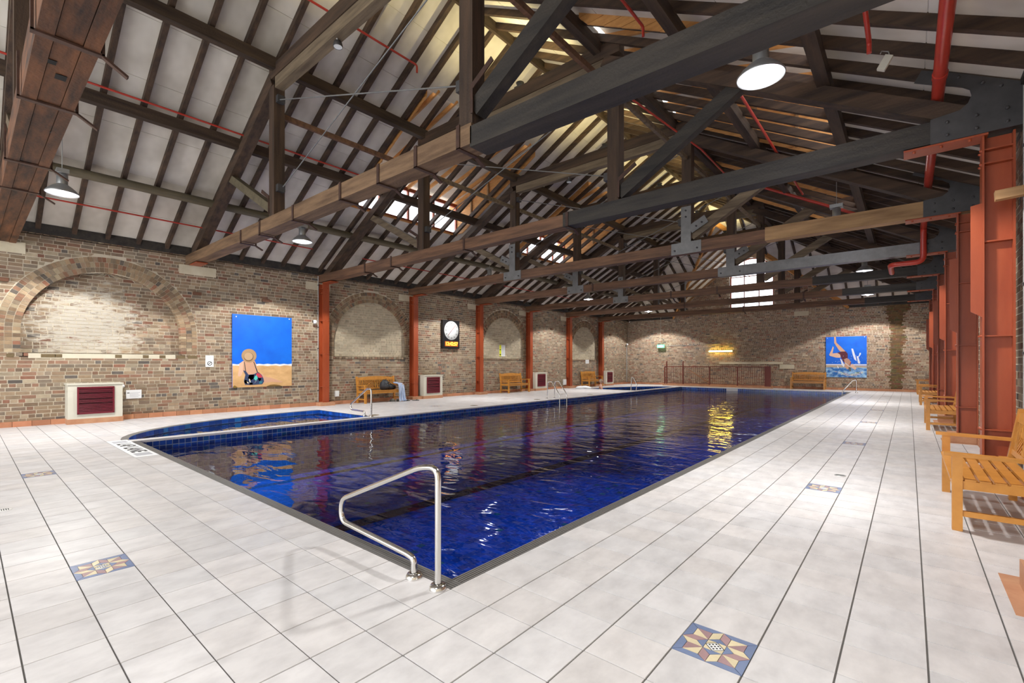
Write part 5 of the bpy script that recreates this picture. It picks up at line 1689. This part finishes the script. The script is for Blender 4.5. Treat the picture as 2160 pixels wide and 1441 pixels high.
b = MB(); vs = []; fs = []
path = [(-.26, .70), (-.20, .665), (-.1, .66), (.0, .655), (.06, .62), (.085, .5), (.09, .35), (.095, .2), (.11, .06), (.14, .02)]
nw = 13
for i, (px_, pz_) in enumerate(path):
    for k in range(nw):
        u = k / (nw - 1) - .5
        f = .024 * math.sin(k * 1.9 + i * .35) * (.4 + i * .07)
        vs.append((px_ + f, u * (.20 + .015 * i) + .01 * i, pz_ + .012 * math.cos(k * 1.7)))
for i in range(len(path) - 1):
    for k in range(nw - 1): fs.append((i * nw + k, i * nw + k + 1, (i + 1) * nw + k + 1, (i + 1) * nw + k))
b.add(vs, fs, None, True); tw = obj('cloth', b, 'denim', t)
sm = tw.modifiers.new('thick', 'SOLIDIFY'); sm.thickness = .012
def shoe(label, loc, rz, flat=False):
    t = thing('sandal' if flat else 'shoe', label, 'shoe', loc, rz)
    b = MB(); pts = [(.13 * math.cos(a) + .0, .047 * math.sin(a) * (1 + .2 * math.cos(a))) for a in [2 * PI * k / 16 for k in range(16)]]
    b.prism(pts, 'z', 0, .02); obj('sole', b, 'shoe' if not flat else 'ink', t)
    if flat:
        b = MB(); b.tube([(.02, -.045, .02), (.07, 0, .05), (.02, .045, .02)], .008, 6); obj('strap', b, 'shoe', t)
    else:
        bb = blob(.12, .042, .055, (0, 0, .045), 9, 12, 8, .05); obj('upper', bb, 'shoe', t)
        b = MB(); b.box(-.02, .06, -.02, .02, .085, .1); obj('laces', b, 'white_plastic', t)
shoe('grey trainer under the bench, left one', (-14.45, 10.22, 0), .4)
shoe('grey trainer under the bench, right one touching the towel', (-14.36, 10.38, 0), 2.2)
shoe('flat dark sandal on the deck right of the towel', (-14.25, 10.72, 0), 1.4, True)
shoe('flat dark sandal on the deck, farther right of the towel', (-14.16, 11.06, 0), 1.1, True)

# ================================================================== bather in the far curved pool
def skinned(name, joints, edges, mat, parent, sub=2):
    me = bpy.data.meshes.new(name)
    me.from_pydata([j[0] for j in joints], edges, [])
    o = bpy.data.objects.new(name, me); C.objects.link(o)
    sk = o.modifiers.new('skin', 'SKIN')
    for v, j in zip(me.skin_vertices[0].data, joints):
        v.radius = (j[1], j[2] if len(j) > 2 else j[1])
    me.skin_vertices[0].data[0].use_root = True
    ss = o.modifiers.new('sub', 'SUBSURF'); ss.levels = sub; ss.render_levels = sub
    dg = bpy.context.evaluated_depsgraph_get()
    m2 = bpy.data.meshes.new_from_object(o.evaluated_get(dg))
    bpy.data.objects.remove(o)
    m2.materials.clear(); m2.materials.append(MATS[mat])
    for p in m2.polygons: p.use_smooth = True
    q = bpy.data.objects.new(name, m2); C.objects.link(q); q.parent = parent
    return q
t = thing('person', 'bather with short light brown hair sitting in the far curved pool, back turned', 'person', (-13.05, 23.0, -.492), 2.2)
J = [((0, 0, .10), .135, .11), ((0, .01, .28), .125, .10), ((0, .02, .46), .15, .10), ((0, .02, .56), .10, .075), ((0, .0, .64), .052), ((0, -.01, .70), .05),
     ((.19, .01, .53), .058), ((.27, -.06, .30), .045), ((.25, -.28, .22), .036), ((.24, -.36, .21), .03),
     ((-.19, .01, .53), .058), ((-.27, -.06, .30), .045), ((-.25, -.28, .22), .036), ((-.24, -.36, .21), .03),
     ((.10, -.06, .09), .088), ((.12, -.44, .16), .062), ((.12, -.80, .05), .042), ((.12, -.92, .05), .034),
     ((-.10, -.06, .09), .088), ((-.12, -.44, .16), .062), ((-.12, -.80, .05), .042), ((-.12, -.92, .05), .034)]
E_ = [(0, 1), (1, 2), (2, 3), (3, 4), (4, 5), (3, 6), (6, 7), (7, 8), (8, 9), (3, 10), (10, 11), (11, 12), (12, 13), (0, 14), (14, 15), (15, 16), (16, 17), (0, 18), (18, 19), (19, 20), (20, 21)]
body = skinned('body', J, E_, 'skin', t)
hd = MB(); vs = []; fs = []
for i in range(13):
    th = PI * i / 12
    for k in range(18):
        a = 2 * PI * k / 18
        x = .076 * math.sin(th) * math.cos(a); y = .096 * math.sin(th) * math.sin(a); z = .118 * math.cos(th)
        if y < 0 and z < 0: x *= 1 + z * 1.8
        if y < -.07 and abs(x) < .03 and -.05 < z < .02: y -= .02
        vs.append((x, y - .012, z + .80))
for i in range(12):
    for k in range(18): fs.append((i * 18 + k, i * 18 + (k + 1) % 18, (i + 1) * 18 + (k + 1) % 18, (i + 1) * 18 + k)[::-1])
hd.add(vs, fs, None, True); obj('head', hd, 'skin', t)
hr = MB(); vs = []; fs = []
for i in range(9):
    th = PI * .62 * i / 8
    for k in range(18):
        a = 2 * PI * k / 18
        fr_ = 1.06 if math.sin(a) > -.35 or th < .9 else .9
        vs.append((.08 * fr_ * math.sin(th) * math.cos(a), .10 * fr_ * math.sin(th) * math.sin(a) - .008, .122 * math.cos(th) + .805))
for i in range(8):
    for k in range(18): fs.append((i * 18 + k, i * 18 + (k + 1) % 18, (i + 1) * 18 + (k + 1) % 18, (i + 1) * 18 + k)[::-1])
hr.add(vs, fs, None, True); obj('hair', hr, 'hair', t)
for s_ in (-1, 1):
    b = MB(); b.lathe([(0, -.008), (.02, 0), (.028, .008), (.0, .012)], 10, (s_ * .078, .0, .79), 'x'); obj('ear', b, 'skin', t)
    b = MB(); b.lathe([(0, .008), (.009, .004), (.011, -.004), (0, -.006)], 8, (s_ * .03, -.098, .805), 'y'); obj('eye', b, 'ink', t)
    for k in range(5):
        fx = s_ * .24 + (k - 2) * .016
        b = MB(); b.tube([(fx, -.36, .205), (fx * 1.02, -.40 - (.02 if k in (1, 2, 3) else 0), .205), (fx * 1.03, -.43 - (.02 if k in (1, 2, 3) else 0), .19)], [.010, .009, .007], 6); obj('finger', b, 'skin', t)
b = MB(); b.lathe([(.155, .0), (.16, .08), (.15, .16)], 20, (0, 0, .06)); obj('swim_shorts', b, 'swim', t)
t = thing('white_towel', 'crumpled white towel on the deck beside the bather', 'towel', (-13.85, 22.45, 0), .5)
bpy.data.objects['person'].scale = (1.12, 1.12, 1.12)
obj('cloth', blob(.42, .20, .09, (0, 0, .05), 12, 20, 10, .22), 'paper', t)
